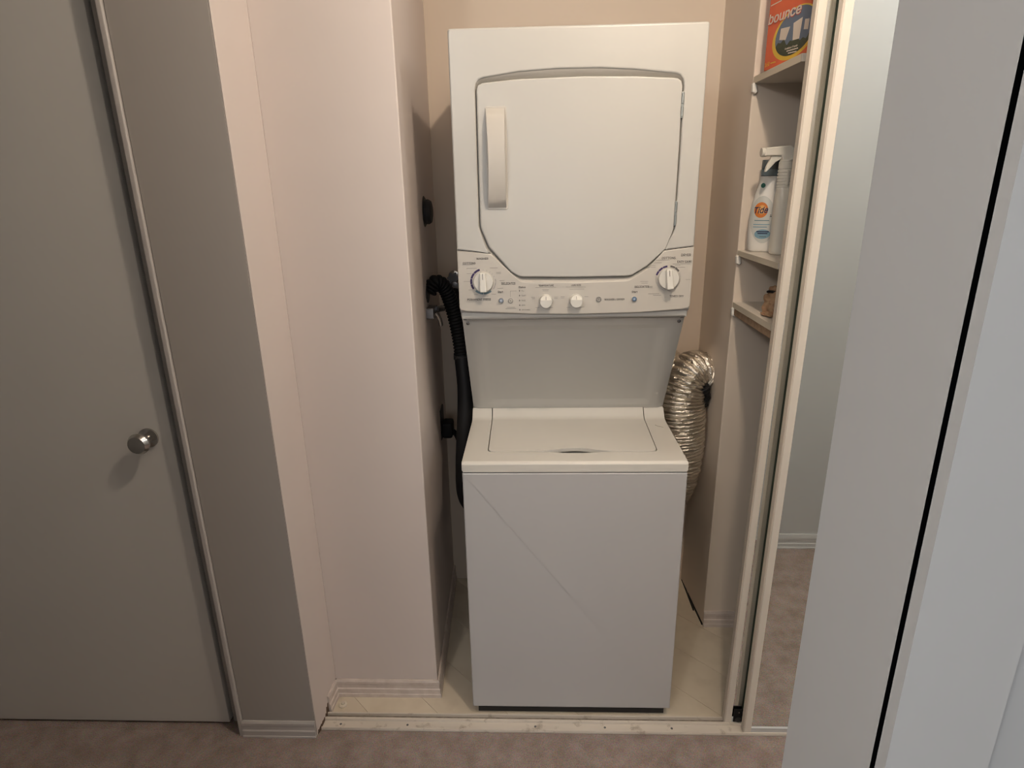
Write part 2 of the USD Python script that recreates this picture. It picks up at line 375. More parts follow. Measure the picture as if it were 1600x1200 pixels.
baseboard('baseboard_jamb', (-0.7590, 0.000), (-0.7540, 0.074), (0.9986, -0.06), 'trim')
baseboard('baseboard_hall', (-0.985, -0.091), (-0.7645, -0.091), (0, -1), 'trim_hall', ends=(0, 0))
baseboard('baseboard_right', (0.513, 0.418), (1.75, 0.418), (0, -1), 'trim', ends=(0, 0))
baseboard('baseboard_front', (0.144, -1.043), (2.2, -1.043), (0, 1), 'trim_grey', h=0.075)
# dark open joint under the niche's right wall, flaking paint at the jamb foot
struct('trim_3', cat([box(0.4975, 0.5015, 0.5, 0.70, 0.0, 0.006), loft([np.array([(0.5095, 0.42, z), (0.5145, 0.42, z), (0.504, 0.60, z), (0.499, 0.60, z)]) for z in (0, 0.007)])]), 'gap')
rg = []
for k in range(26):
    t = k/25; y = -0.086+t*0.13; rg.append((y, 0.006+0.012*abs(math.sin(k*1.7))+0.010*random.random()+(0.018 if 0.55 < t < 0.95 else 0)))
ring = np.array([(-0.086, 0.0)]+[(0.046, 0.0)]+[(y, z) for y, z in rg[::-1]])
struct('trim_4', loft([np.array([(-0.7632+0.06*(y+0.09)+d, y, z) for y, z in ring]) for d in (-0.001, 0.0012)]), 'rust')
# left end of the hall wall: rounded bead, jamb and a white door
struct('trim_5', block([(-0.999, -0.096), (-0.985, -0.096), (-0.985, 0.0), (-0.999, 0.0)], 0, H, 0.004), 'trim_hall')
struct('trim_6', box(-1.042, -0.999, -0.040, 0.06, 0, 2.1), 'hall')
d3 = thing('door_3', 'white flat interior door at the left end of the hall wall', None, (-1.05, -0.03, 0), kind='structure')
obj('leaf', box(-1.87, -1.0485, -0.052, -0.012, 0.012, 2.05, 0.003), 'door_white', d3)
obj('knob', lathe([(0.001, 0), (0.026, 0.001), (0.026, 0.006), (0.012, 0.01), (0.011, 0.028), (0.024, 0.034), (0.028, 0.046), (0.022, 0.056), (0, 0.058)], 28, (-1.11, -0.052, 0.96), '-y'), 'chrome', d3)
struct('wall_hall_end', box(-2.5, -0.999, 0.0, 0.10, 0, H), 'gap')
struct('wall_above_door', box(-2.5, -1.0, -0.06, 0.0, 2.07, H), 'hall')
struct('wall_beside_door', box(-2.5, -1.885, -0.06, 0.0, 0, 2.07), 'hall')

# closet door track: ribbed profile
tr = thing('door_track', 'scuffed cream sliding door track along the closet threshold', 'door track', (0.5, -0.034, 0))
prof = [(-0.066, 0), (-0.066, 0.005), (-0.0645, 0.0105), (-0.061, 0.0105), (-0.0595, 0.0055), (-0.0345, 0.0050), (-0.0335, 0.0115), (-0.0275, 0.0120), (-0.0255, 0.0115), (-0.0245, 0.0015),
        (-0.0125, 0.0015), (-0.0115, 0.0115), (-0.0075, 0.0115), (-0.0065, 0.0030), (-0.003, 0.0012), (-0.003, 0)]
rings = [np.array([(x, y, z) for y, z in prof]) for x in (-0.7600, 1.768)]
obj('track_bed', loft(rings), 'track', tr, smooth=False)
obj('groove_strip', box(-0.757, 1.768, -0.0240, -0.0122, 0.0012, 0.0020), 'track_channel_dark', tr, 'dark mottled strip in the channel between the ridges')
for x in (-0.706, -0.50, -0.11, 0.10, 0.30): obj('screw', lathe([(0.0035, 0), (0.0035, 0.001), (0.0015, 0.0013), (0, 0.0012)], 12, (x, -0.047, 0.0051)), 'dark_metal', tr)
tg = thing('floor_guide', 'small round cream plastic door guide on the vinyl by the left baseboard', 'floor guide', (-0.722, 0.030, 0))
obj('base', lathe([(0.013, 0), (0.013, 0.004), (0.011, 0.006), (0.008, 0.0065), (0, 0.0065)], 20, (-0.722, 0.030, 0)), 'guide', tg)
obj('peg', lathe([(0.006, 0.006), (0.0055, 0.011), (0.004, 0.012), (0, 0.012)], 16, (-0.722, 0.030, 0)), 'guide', tg)

# ------------------------------------------------------------------ sliding mirror doors
def shear(m, x0, k):
    m = m.copy(); m.vertices[:, 0] += k*m.vertices[:, 2]; return m
def sliding(name, label, x0, x1, y0, y1, k, sw):
    """stiles lean by k (the hung doors are out of plumb); y0 = hall side, y1 = closet side"""
    d = thing(name, label, None, (x0, (y0+y1)/2, 0.004), kind='structure'); zb, zt = 0.010, 2.37
    S = lambda m: shear(m, x0, k)
    for a, b in ((x0, x0+sw), (x1-sw, x1)):
        obj('stile', S(box(a+0.0045, b, y0, y0+0.006, zb, zt, 0.0015)), 'stile', d)
        obj('stile_side', S(cat([box(a, a+0.0045, y0-0.0003, y1, zb, zt, 0.001), box(a+0.0045, a+0.012, y1-0.004, y1, zb, zt)])), 'stile_side', d)
    obj('bottom_rail', S(box(x0+sw, x1-sw, y0+0.001, y1-0.002, 0.008, 0.026, 0.001)), 'alu', d)
    obj('top_rail', S(box(x0+sw, x1-sw, y0+0.001, y1-0.002, zt-0.03, zt, 0.001)), 'stile', d)
    obj('mirror_pane', S(box(x0+sw-0.004, x1-sw+0.004, y0+0.0045, y0+0.009, 0.026, zt-0.03)), 'mirror', d, label='mirrored glass pane')
    obj('backing', S(box(x0+0.006, x1-0.006, y0+0.009, y0+0.0125, 0.026, zt-0.03)), 'mirror_back', d)
    return d
d1 = sliding('door_1', 'rear sliding mirror door with cream stile, pushed right in the closet opening', 0.460, 1.72, -0.0265, -0.0065, 0.0131, 0.0225)
ro = obj('roller_bracket', shear(box(0.4860, 0.512, -0.030, -0.0265, 0.016, 0.062, 0.001), 0, 0.0128), 'black', d1)
obj('wheel', lathe([(0.004, 0), (0.009, 0.001), (0.009, 0.003), (0.003, 0.0035), (0, 0.0035)], 18, (0.500, -0.0295, 0.026), '-y'), 'black_soft', ro)
obj('screw', lathe([(0.0025, 0), (0.0025, 0.0008), (0, 0.0012)], 10, (0.501, -0.030, 0.052), '-y'), 'chrome', ro)
d2 = sliding('door_2', 'front sliding mirror door reflecting the hall, nearest the carpet', 0.506, 1.766, -0.062, -0.042, 0.0092, 0.0235)
struct('trim_7', cat([box(-0.757, 1.77, -0.066, -0.062, 2.385, H), box(-0.757, 1.77, -0.036, -0.030, 2.385, H), box(-0.757, 1.77, -0.004, 0.0, 2.385, H), box(-0.757, 1.77, -0.066, 0.0, 2.42, H)]), 'track')

# ceiling lamp
cl = thing('ceiling_light', 'bare bulb ceiling lamp in the hall above the closet opening', 'ceiling light', (LAMP[0], LAMP[1], H))
obj('canopy', lathe([(0.06, 0), (0.06, -0.008), (0.05, -0.022), (0.022, -0.028), (0, -0.028)], 32, (LAMP[0], LAMP[1], H)), 'opal', cl)
obj('socket', lathe([(0.021, -0.025), (0.021, -0.085), (0.018, -0.092), (0, -0.092)], 24, (LAMP[0], LAMP[1], H)), 'door_white', cl)
w1 = thing('added_window_1', 'added white window frame round the unseen fill panel behind the camera', None, (-0.2, -4.0, 0.8), kind='structure')  # frame added to go with the fill panel
for a in ((-0.95, -0.85, 0.80, 2.10), (0.45, 0.55, 0.80, 2.10), (-0.85, 0.45, 0.75, 0.85), (-0.85, 0.45, 2.05, 2.15)):
    obj('frame', box(a[0], a[1], -4.0, -3.96, a[2], a[3], 0.004), 'door_white', w1)

# ------------------------------------------------------------------ stacked washer and dryer (one unit)
wd = thing('washer_dryer', 'tall white stacked laundry centre with dryer door above and top-loading washer below', 'washer dryer', (0, 0.3, 0))
YD = 0.100; DF = front(YD)
def resample_ring(ring, c, n=200):
    r = densify(np.array(ring), 0.001); a = np.arctan2(r[:, 1]-c[1], r[:, 0]-c[0]); o = np.argsort(a); a, r = a[o], r[o]
    t = np.linspace(-PI, PI, n, endpoint=False); d = np.hypot(r[:, 0]-c[0], r[:, 1]-c[1])
    q = np.interp(t, np.concatenate([a-2*PI, a, a+2*PI]), np.tile(d, 3)); return np.stack([c[0]+q*np.cos(t), c[1]+q*np.sin(t)], 1)
# washer body
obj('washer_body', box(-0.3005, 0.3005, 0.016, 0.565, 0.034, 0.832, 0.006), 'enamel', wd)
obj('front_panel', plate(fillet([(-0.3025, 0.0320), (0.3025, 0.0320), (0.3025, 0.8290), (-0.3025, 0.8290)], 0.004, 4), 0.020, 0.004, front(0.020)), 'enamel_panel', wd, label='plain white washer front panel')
obj('seam', box(-0.300, 0.300, 0.0045, 0.03, 0.828, 0.8345), 'seam', wd)
for x in (-0.25, 0.25):
    for y in (0.055, 0.52):
        obj('foot', lathe([(0.022, 0), (0.022, 0.010), (0.012, 0.014), (0.012, 0.036), (0, 0.036)], 20, (x, y, 0)), 'black_soft', wd, label='black levelling foot')
# deck with lid
dp = fillet([(0.000, 0.8325), (0.000, 0.8555), (0.0075, 0.8615), (0.316, 0.8625), (0.346, 0.8915), (0.565, 0.8915), (0.565, 0.8325)], [0, 0.006, 0.006, 0.03, 0.006, 0, 0], 8)
def solid(ring, d0, d1, M34):
    ring = np.asarray(ring, float); ring = ring if Polygon(ring).exterior.is_ccw else ring[::-1]
    return m3.Manifold.extrude(m3.CrossSection([ring]), d1-d0).translate([0, 0, d0]).transform(np.array(M34, float))
ALONG_X, ALONG_Y, ALONG_Z = [[0, 0, 1, 0], [1, 0, 0, 0], [0, 1, 0, 0]], [[1, 0, 0, 0], [0, 0, -1, 0], [0, 1, 0, 0]], [[1, 0, 0, 0], [0, 1, 0, 0], [0, 0, 1, 0]]
deck = solid(dp, -0.304, 0.304, ALONG_X) ^ solid(fillet([(-0.304, 0.80), (0.304, 0.80), (0.304, 0.9), (-0.304, 0.9)], 0.0, 1), -0.7, 0.1, ALONG_Y)
deck = m3.Manifold.batch_boolean([solid(inset(dp, d), -x, x, ALONG_X) for x, d in ((0.3040, 0.006), (0.3036, 0.0042), (0.3026, 0.0022), (0.3012, 0.0008), (0.2990, 0.0))], m3.OpType.Add)
lid_open = fillet([(-0.2375, 0.065), (0.2345, 0.065), (0.2405, 0.353), (-0.2415, 0.353)], [0.02, 0.02, 0.002, 0.002], 8)
xs = np.linspace(0.115, -0.105, 23)
def lid_ring(d):
    fr = [(x, 0.0680+0.0215*math.cos((x-0.005)/0.11*PI/2)**2) for x in xs[::-1]]
    r = np.array([(-0.2345, 0.0675)]+fr+[(0.2315, 0.0675), (0.2380, 0.3505), (-0.2390, 0.3505)])
    return fillet(r, [0.018]+[0]*len(fr)+[0.018, 0.001, 0.001], 8)
cut = solid(lid_open, 0.8500, 1.0, ALONG_Z)
pocket = solid(np.array([(x, 0.0670-0.0085*math.cos((x-0.005)/0.085*PI/2)) for x in np.linspace(-0.08, 0.09, 20)]+[(0.09, 0.11), (-0.08, 0.11)]), 0.8300, 1.0, ALONG_Z)
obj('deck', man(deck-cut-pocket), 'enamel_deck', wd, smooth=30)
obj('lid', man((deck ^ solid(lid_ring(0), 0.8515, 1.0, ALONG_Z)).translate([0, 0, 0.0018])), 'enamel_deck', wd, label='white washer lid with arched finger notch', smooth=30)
obj('finger_pocket_shade', box(-0.079, 0.089, 0.0590, 0.109, 0.8335, 0.8380), 'seam', wd, 'dark plate painting the shade of the finger recess under the lid edge')  # dark plate paints in the shade inside the notch
sw = stroke2 = np.array([(0.262, 0.262), (0.270, 0.250), (0.284, 0.243), (0.2845, 0.2446), (0.271, 0.2525), (0.2635, 0.2640)])
obj('scuff_mark', prism(sw, 0.8623, 0.8629, topf(0)), 'scuff', wd, 'small curved grey scuff on the deck right of the lid', smooth=False)
obj('base_shade_block', box(-0.287, 0.287, 0.014, 0.55, 0.0015, 0.036), 'black_soft', wd, 'black base block standing for the gap shadow under the washer front')  # black block added to deepen the shadow under the washer
# stand between washer and dryer
stand = [(0.150, 1.224), (0.352, 0.889), (0.565, 0.889), (0.565, 1.250), (0.150, 1.250)]
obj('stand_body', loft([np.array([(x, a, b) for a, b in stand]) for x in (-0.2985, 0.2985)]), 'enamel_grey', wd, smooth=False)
a0, a1 = np.array([0.140, 1.2215]), np.array([0.3425, 0.8915]); L = np.linalg.norm(a1-a0); t = (a1-a0)/L; nrm = np.array([t[1], -t[0]])   # outward: forward and down
sst = lambda e0, e1, x: (lambda s: s*s*(3-2*s))(np.clip((x-e0)/(e1-e0), 0, 1))
U = np.unique(np.concatenate([np.linspace(-0.301, 0.301, 40), np.linspace(-0.262, -0.215, 10), np.linspace(0.215, 0.262, 10)])); W = np.unique(np.concatenate([np.linspace(0, L, 30), np.linspace(0.02, 0.06, 8), np.linspace(L-0.05, L-0.01, 8)]))
uu, ww = np.meshgrid(U, W, indexing='ij')
hh = -0.005*sst(0.262, 0.228, np.abs(uu))*sst(0.018, 0.05, ww)*sst(L-0.012, L-0.04, ww)
edge = np.minimum(0.301-np.abs(uu), 0.006)/0.006; hh = hh-0.006*(1-np.sqrt(np.clip(1-(1-edge)**2, 0, 1)))
Vf = np.stack([uu, a0[0]+t[0]*ww+nrm[0]*hh, a0[1]+t[1]*ww+nrm[1]*hh], -1).reshape(-1, 3); nu, nw = uu.shape
Vb = Vf.copy(); Vb[:, 1] = (a0[0]+t[0]*ww-nrm[0]*0.014).ravel(); Vb[:, 2] = (a0[1]+t[1]*ww-nrm[1]*0.014).ravel()
I = np.arange(nu*nw).reshape(nu, nw); q = np.stack([I[:-1, :-1], I[1:, :-1], I[1:, 1:], I[:-1, 1:]], -1).reshape(-1, 4); T3 = np.vstack([q[:, [0, 1, 2]], q[:, [0, 2, 3]]])
loopi = np.concatenate([I[:, 0], I[-1, 1:], I[-2::-1, -1], I[0, -2:0:-1]]); n0 = len(Vf); lj = np.roll(loopi, -1)
sp = trimesh.Trimesh(np.vstack([Vf, Vb]), np.vstack([T3, T3[:, ::-1]+n0, np.stack([loopi, loopi+n0, lj+n0], 1), np.stack([loopi, lj+n0, lj], 1)]), process=False); trimesh.repair.fix_normals(sp)
obj('stand_panel', fix(sp), 'enamel', wd, label='sloping white panel with shallow recessed centre under the dryer', smooth=40)
for x in (-0.286, 0.287):
    p = a0+t*0.013+nrm*0.001
    s = lathe([(0.0052, -0.001), (0.0052, 0.0008), (0.0035, 0.0022), (0.0014, 0.0022), (0.0012, 0.0010), (0, 0.0010)], 16)
    s.apply_transform(trimesh.geometry.align_vectors([0, 0, 1], [0, nrm[0], nrm[1]])); s.apply_translation([x, *p])
    obj('screw', s, 'dark_metal', wd)
# dryer
obj('dryer_body', box(-0.3005, 0.3005, 0.112, 0.565, 1.2280, 1.9080, 0.008), 'enamel', wd)
door = fillet([(-0.141, 1.3415), (0, 1.3392), (0.144, 1.3400), (0.186, 1.3660), (0.231, 1.4080), (0.2475, 1.4560), (0.2485, 1.634), (0.2480, 1.8000), (0.137, 1.8065), (0.013, 1.8092), (-0.141, 1.8065), (-0.2385, 1.7990), (-0.2390, 1.644), (-0.2390, 1.469), (-0.2190, 1.4190), (-0.164, 1.3555)],
              [0.02, 0.02, 0.03, 0.04, 0.03, 0.025, 0.02, 0.020, 0.05, 0.05, 0.05, 0.018, 0.02, 0.02, 0.03, 0.03], 7)
hole = fillet([(-0.136, 1.3290), (0, 1.3265), (0.139, 1.3290), (0.189, 1.3600), (0.2270, 1.4045), (0.2505, 1.4560), (0.2520, 1.640), (0.2510, 1.8080), (0.135, 1.8205), (0.05, 1.8258), (-0.05, 1.8262), (-0.141, 1.8215), (-0.2415, 1.8080), (-0.2420, 1.65), (-0.2425, 1.468), (-0.2245, 1.4120), (-0.159, 1.3480)],
              [0.02, 0.02, 0.03, 0.04, 0.03, 0.025, 0.02, 0.026, 0.05, 0.03, 0.03, 0.05, 0.024, 0.02, 0.02, 0.03, 0.03], 7)
cc = (0.005, 1.57); hr, dr = resample_ring(hole, cc), resample_ring(door, cc)
dr_out = cc+(dr-cc)*(1+0.0018/np.linalg.norm(dr-cc, axis=1, keepdims=True))
full = Polygon(fillet([(-0.3020, 1.2560), (-0.282, 1.2515), (-0.112, 1.2430), (0.006, 1.2410), (0.173, 1.2440), (0.282, 1.2515), (0.3020, 1.2560), (0.3020, 1.9165), (-0.3020, 1.9165)], [0.010, 0.01, 0.03, 0.03, 0.03, 0.01, 0.010, 0.008, 0.008], 6))
ringpoly = full.difference(Polygon(hr))
split = Polygon([(-0.4, 1.4215), (-0.302, 1.4118), (-0.220, 1.4030), (0.230, 1.4040), (0.302, 1.4125), (0.4, 1.421), (0.4, 1.0), (-0.4, 1.0)])
lower, upper = ringpoly.intersection(split.buffer(-0.0007)), ringpoly.difference(split.buffer(0.0007))
big = lambda g: max(getattr(g, 'geoms', [g]), key=lambda a: a.area)
def ext_ring(g): return np.array(big(g).simplify(0.00012).exterior.coords)[:-1]
def clean(r):
    k = np.linalg.norm(r-np.roll(r, 1, 0), axis=1) > 2e-4; return r[k]
obj('dryer_front', plate(clean(ext_ring(upper)), 0.016, 0.0050, front(YD+0.016), steps=4), 'enamel', wd, label='white dryer front frame around the door', smooth=40)
obj('front_seam', box(-0.300, -0.226, YD+0.004, YD+0.014, 1.400, 1.4145), 'seam', wd)
obj('front_seam', box(0.232, 0.300, YD+0.004, YD+0.014, 1.400, 1.4155), 'seam', wd)
cpz = plate(clean(ext_ring(lower)), 0.016, 0.0035, front(YD+0.016), steps=4)
xs = np.linspace(-0.3005, 0.3005, 41); lowc = big(full).intersection(sbox(-1, 1, 1, 1.32))
def zlow(x): return 1.2415+0.0105*(abs(x-0.006)/0.29)**1.7
rA = np.array([(x, YD+0.0035, zlow(x)+0.001) for x in xs]+[(x, YD+0.0035, 1.32) for x in xs[::-1]]); rB = np.array([(x*0.995, YD+0.040, 1.2250) for x in xs]+[(x*0.995, YD+0.040, 1.32) for x in xs[::-1]])
obj('control_panel', cpz, 'plastic_white', wd, label='white control panel with printed dials below the dryer door', smooth=40)
obj('panel_skirt', loft([rA, rB]), 'enamel_grey', wd, smooth=20)  # darker grey puts the shade of the underside into the colour
obj('skirt_seam', box(-0.2975, 0.2975, 0.1415, 0.16, 1.2205, 1.2262), 'seam', wd)
# rim of the door opening: deep at the top, a bright bevel below
n = len(hr); ringf = [np.array([DF(u, v, -0.0025) for u, v in hr]), np.array([DF(u, v, -0.0115) for u, v in dr_out])]
rim = trimesh.Trimesh(*strip(*ringf), process=False); rim2 = trimesh.Trimesh(*strip(ringf[1], ringf[1]+[0, 0.02, 0]), process=False)
rm = cat([rim, rim2]); 
c0 = rm.triangles_center; nn = rm.face_normals; inward = np.array([cc[0], 0, cc[1]])-c0*[1, 0, 1]
if (nn*inward).sum() < 0: rm.invert()
obj('door_rim', rm, 'plastic_white', wd, label='bevelled rim of the dryer door opening', smooth=60)
obj('door_gap', prism(dr_out, YD+0.026, YD+0.030, lambda u, v, w: (u, w, v)), 'seam', wd)
dd = obj('dryer_door', plate(dr, 0.024, 0.004, front(YD+0.0215), steps=4), 'enamel', wd, label='white dryer door with clipped lower corners', smooth=40)
# handle, hinges
ya = YD-0.0025
prof = [(ya+0.001, 1.513)]+[(ya-0.031*math.sin(PI*k/20)**0.45, 1.514+0.231*k/20) for k in range(1, 20)]+[(ya+0.001, 1.746), (ya+0.001, 1.728)]+[(ya-0.019*math.sin(PI*k/16)**0.6, 1.728-0.197*k/16) for k in range(1, 16)]+[(ya+0.001, 1.531)]
prof = np.array(prof)
rg = []
for x, d in ((0, 0.002), (0.0012, 0.0006), (0.003, 0), (0.997, 0), (0.9988, 0.0006), (1, 0.002)):
    s = x if x < 0.5 else x
    q = inset(prof, d) if d else prof
    rg.append(np.array([((-0.2170+0.0045*math.sin(PI*(z-1.513)/0.233)*(1 if x < .5 else 0))+(0.0450-0.0045*math.sin(PI*(z-1.513)/0.233)*(0 if x > .5 else 0))*s, y, z) for y, z in q]))
hd = obj('door_handle', loft(rg), 'plastic_white', dd, label='white bowed pull handle', smooth=40)
obj('handle_base', plate(fillet([(-0.2195, 1.5105), (-0.1675, 1.5105), (-0.1675, 1.7485), (-0.2195, 1.7485)], 0.006, 5), 0.003, 0.001, front(ya+0.0015)), 'plastic_white', dd)
for z0, z1, x in ((1.713, 1.770, 0.2495), (1.464, 1.523, 0.2490)):
    h = obj('hinge', box(x-0.0028, x+0.0028, YD-0.0035, YD+0.015, z0, z1, 0.0008), 'hinge', wd, label='zinc hinge at the right of the dryer door')
    for k in range(2): obj('knuckle', tube([(x, YD-0.003, z0+0.004+k*(z1-z0)/2), (x, YD-0.003, z0+(z1-z0)*(0.44+k/2))], 0.0031, 12), 'hinge', h)

# dials, knobs, buttons, print
PF = lambda dx, dz, rot=0: (lambda u, v, w: (dx+u*math.cos(rot)-v*math.sin(rot), YD-0.0002-w, dz+u*math.sin(rot)+v*math.cos(rot)))
def printed(m2, mat, label=None, parent=None, depth=0.0004):
    return obj('print_mark', cat([prism(r, 0, depth, PF(0, 0)) for r in m2]), mat, parent or wd, label, smooth=False)
def dial(name, cx, cz, r, rot, label):
    d = obj(name, lathe([(r, 0), (r, 0.004), (r*0.965, 0.009), (r*0.93, 0.0105), (0, 0.0105)], 44, (cx, YD-0.001, cz), '-y'), 'knob', wd, label=label)
    g = fillet([(-0.0088, -r*0.93), (0.0088, -r*0.93), (0.0074, r*0.95), (-0.0074, r*0.95)], 0.003, 5)
    c, s = math.cos(rot), math.sin(rot)
    m = plate(g, 0.015, 0.0025, lambda u, v, w: (cx+u*c-v*s, YD-0.009-w*(1.0-0.25*v/r), cz+u*s+v*c))
    obj('grip', m, 'knob', d)
    obj('pointer', prism(np.array([(-0.0007, r*0.30), (0.0007, r*0.30), (0.0007, r*0.86), (-0.0007, r*0.86)]), 0, 0.0006, lambda u, v, w: (cx+u*c-v*s, YD-0.0238-w+0.015*0.25*v/r, cz+u*s+v*c)), 'ink', d)
    return d
WX, WZ, DX, DZ = -0.2360, 1.3305, 0.2410, 1.3325
dial('cycle_dial', WX, WZ, 0.0262, 0.02, 'large round washer cycle dial with raised grip')
dial('cycle_dial', DX, DZ, 0.0268, 0.10, 'large round dryer cycle dial with raised grip')
for x, z, lb in ((-0.0738, 1.2785, 'small round temperature knob'), (0.0050, 1.2785, 'small round load size knob')):
    k = lathe([(0.0180, 0), (0.0180, 0.003), (0.0165, 0.006), (0.0158, 0.021), (0.0145, 0.0225), (0, 0.0225)], 40, (x, YD-0.001, z), '-y')
    kn = man(tom(k).trim_by_plane((0, 1, -0.95) / np.linalg.norm((0, 1, -0.95)), ((YD-0.0235)-0.95*(z+0.0052))/np.linalg.norm((0, 1, -0.95))))
    kk = obj('selector_knob', kn, 'knob', wd, label=lb)
    obj('pointer', prism(np.array([(-0.0006, 0.0060), (0.0006, 0.0060), (0.0006, 0.0135), (-0.0006, 0.0135)]), 0, 0.0005, lambda u, v, w: (x+u, YD-0.0235-w+(v-0.0052)*0.95, z+v)), 'ink', kk)
def button(x, z, r, mat, lens, label):
    b = obj('button_ring', lathe([(r*1.28, 0), (r*1.28, 0.0015), (r*1.08, 0.002), (r*1.05, 0.0004), (0, 0.0004)], 28, (x, YD-0.0002, z), '-y'), 'plastic_white', wd, label)
    obj('button_cap', lathe([(r, 0), (r, 0.0025), (r*0.8, 0.0042), (0, 0.0046)], 28, (x, YD-0.0006, z), '-y'), mat, b)
    obj('button_lens', lathe([(r*0.42, 0), (r*0.4, 0.0009), (0, 0.0011)], 18, (x-r*0.1, YD-0.0046, z+r*0.05), '-y'), lens, b)
button(-0.1908, 1.2805, 0.0063, 'button', 'button_lens', 'grey blue washer start button')
button(0.1563, 1.2805, 0.0060, 'button_blue', 'button_lens', 'blue dryer start button')
b = obj('button_ring', lathe([(0.0068, 0), (0.0068, 0.001), (0.0058, 0.0014), (0.0055, 0.0006), (0, 0.0006)], 28, (-0.1663, YD-0.0002, 1.2795), '-y'), 'tick', wd, 'small round white signal button')
obj('button_cap', lathe([(0.0048, 0), (0.0048, 0.0018), (0.004, 0.0024), (0, 0.0024)], 24, (-0.1663, YD-0.0006, 1.2795), '-y'), 'plastic_white', b)
obj('button_mark', lathe([(0.0022, 0), (0.0022, 0.0004), (0, 0.0004)], 18, (-0.1663, YD-0.0029, 1.2795), '-y'), 'ink_soft', b)
for z in (1.3055, 1.2930, 1.2800, 1.2675, 1.2552):
    obj('indicator_light', prism(ellipse(-0.1425, z, 0.0011, 0.0022, 14), 0, 0.0007, PF(0, 0)), 'ink', wd)
# printed rings round the dials
printed([arcband(WX, WZ, 0.0295, 0.0345, a, b) for a, b in ((106, 137), (139, 165), (167, 190), (192, 215))], 'purple', 'purple printed arc at the left of the washer dial')
printed([arcband(WX, WZ, 0.0285, 0.0335, a, b) for a, b in ((228, 268), (270, 308))], 'teal', 'blue grey printed arc below the washer dial')
printed([arcband(WX, WZ, 0.0305, 0.0332, a, b) for a, b in ((-38, -22), (-20, -4), (-2, 12))], 'tick')
printed([arcband(DX, DZ, 0.0290, 0.0335, a, b) for a, b in ((97, 118), (120, 142), (144, 164))], 'purple', 'purple printed arc at the left of the dryer dial')
printed([arcband(DX, DZ, 0.0290, 0.0335, a, b) for a, b in ((35, 58), (60, 83))], 'ink', 'dark printed arc at the right of the dryer dial')
def ticks(cx, cz, r0, r1, angs, wd_=0.0005):
    out = []
    for a in angs:
        a = math.radians(a); c, s = math.cos(a), math.sin(a)
        out.append(np.array([(cx+r0*c-wd_*s, cz+r0*s+wd_*c), (cx+r0*c+wd_*s, cz+r0*s-wd_*c), (cx+r1*c+wd_*s, cz+r1*s-wd_*c), (cx+r1*c-wd_*s, cz+r1*s+wd_*c)])[::-1])
    return out
printed(ticks(DX, DZ, 0.0290, 0.0328, list(range(-88, 28, 5))+list(range(170, 262, 6))), 'tick')
printed(ticks(WX, WZ, 0.0285, 0.0325, [90, 72, 55, 40, 25]), 'tick')
def word(s, cx, cz, h, w=None, mat='ink', bold=False):
    obj('lettering', place(textflat(s, h, bold, 0.0004, w), PF(cx, cz)), mat, wd, f'printed word {s}', smooth=False)
word('WASHER', -0.2370, 1.3895, 0.0052, 0.0310, bold=True)
word('COTTONS', -0.2715, 1.3785, 0.0052, 0.0330, bold=True)
word('DELICATES', -0.1710, 1.3250, 0.0056, 0.0360, bold=True)
word('PERMANENT PRESS', -0.2490, 1.2840, 0.0054, 0.0620, bold=True)
word('Start', -0.1925, 1.3030, 0.0055, 0.0140, bold=True)
word('Status', -0.1355, 1.3150, 0.0048, 0.0180, bold=True)
for z, s, w in ((1.3055, 'FILL', 0.007), (1.2930, 'WASH', 0.0115), (1.2800, 'RINSE', 0.0105), (1.2675, 'SPIN', 0.0095), (1.2552, 'LID LOCKED', 0.0220)):
    word(s, -0.1375+w/2, z, 0.0034, w, 'ink_soft')
word('TEMPERATURE', -0.0730, 1.3185, 0.0046, 0.0400, bold=True)
word('LOAD SIZE', 0.0050, 1.3185, 0.0046, 0.0250, bold=True)
word('WASHER / DRYER', 0.1050, 1.2800, 0.0046, 0.0520, bold=True)
word('Start', 0.1565, 1.2990, 0.0048, 0.0150, bold=True)
word('DELICATES', 0.1745, 1.3120, 0.0050, 0.0365, bold=True)
word('COTTONS', 0.2390, 1.3845, 0.0052, 0.0350, bold=True)
word('EASY CARE', 0.2795, 1.3750, 0.0054, 0.0360, bold=True)
word('DRYER', 0.2825, 1.3915, 0.0060, 0.0245, bold=True)
word('TIMED DRY', 0.2655, 1.2865, 0.0050, 0.0365, bold=True)
bars = []
def bar(x0, x1, z, h=0.0009): bars.append(np.array([(x0, z-h/2), (x1, z-h/2), (x1, z+h/2), (x0, z+h/2)]))
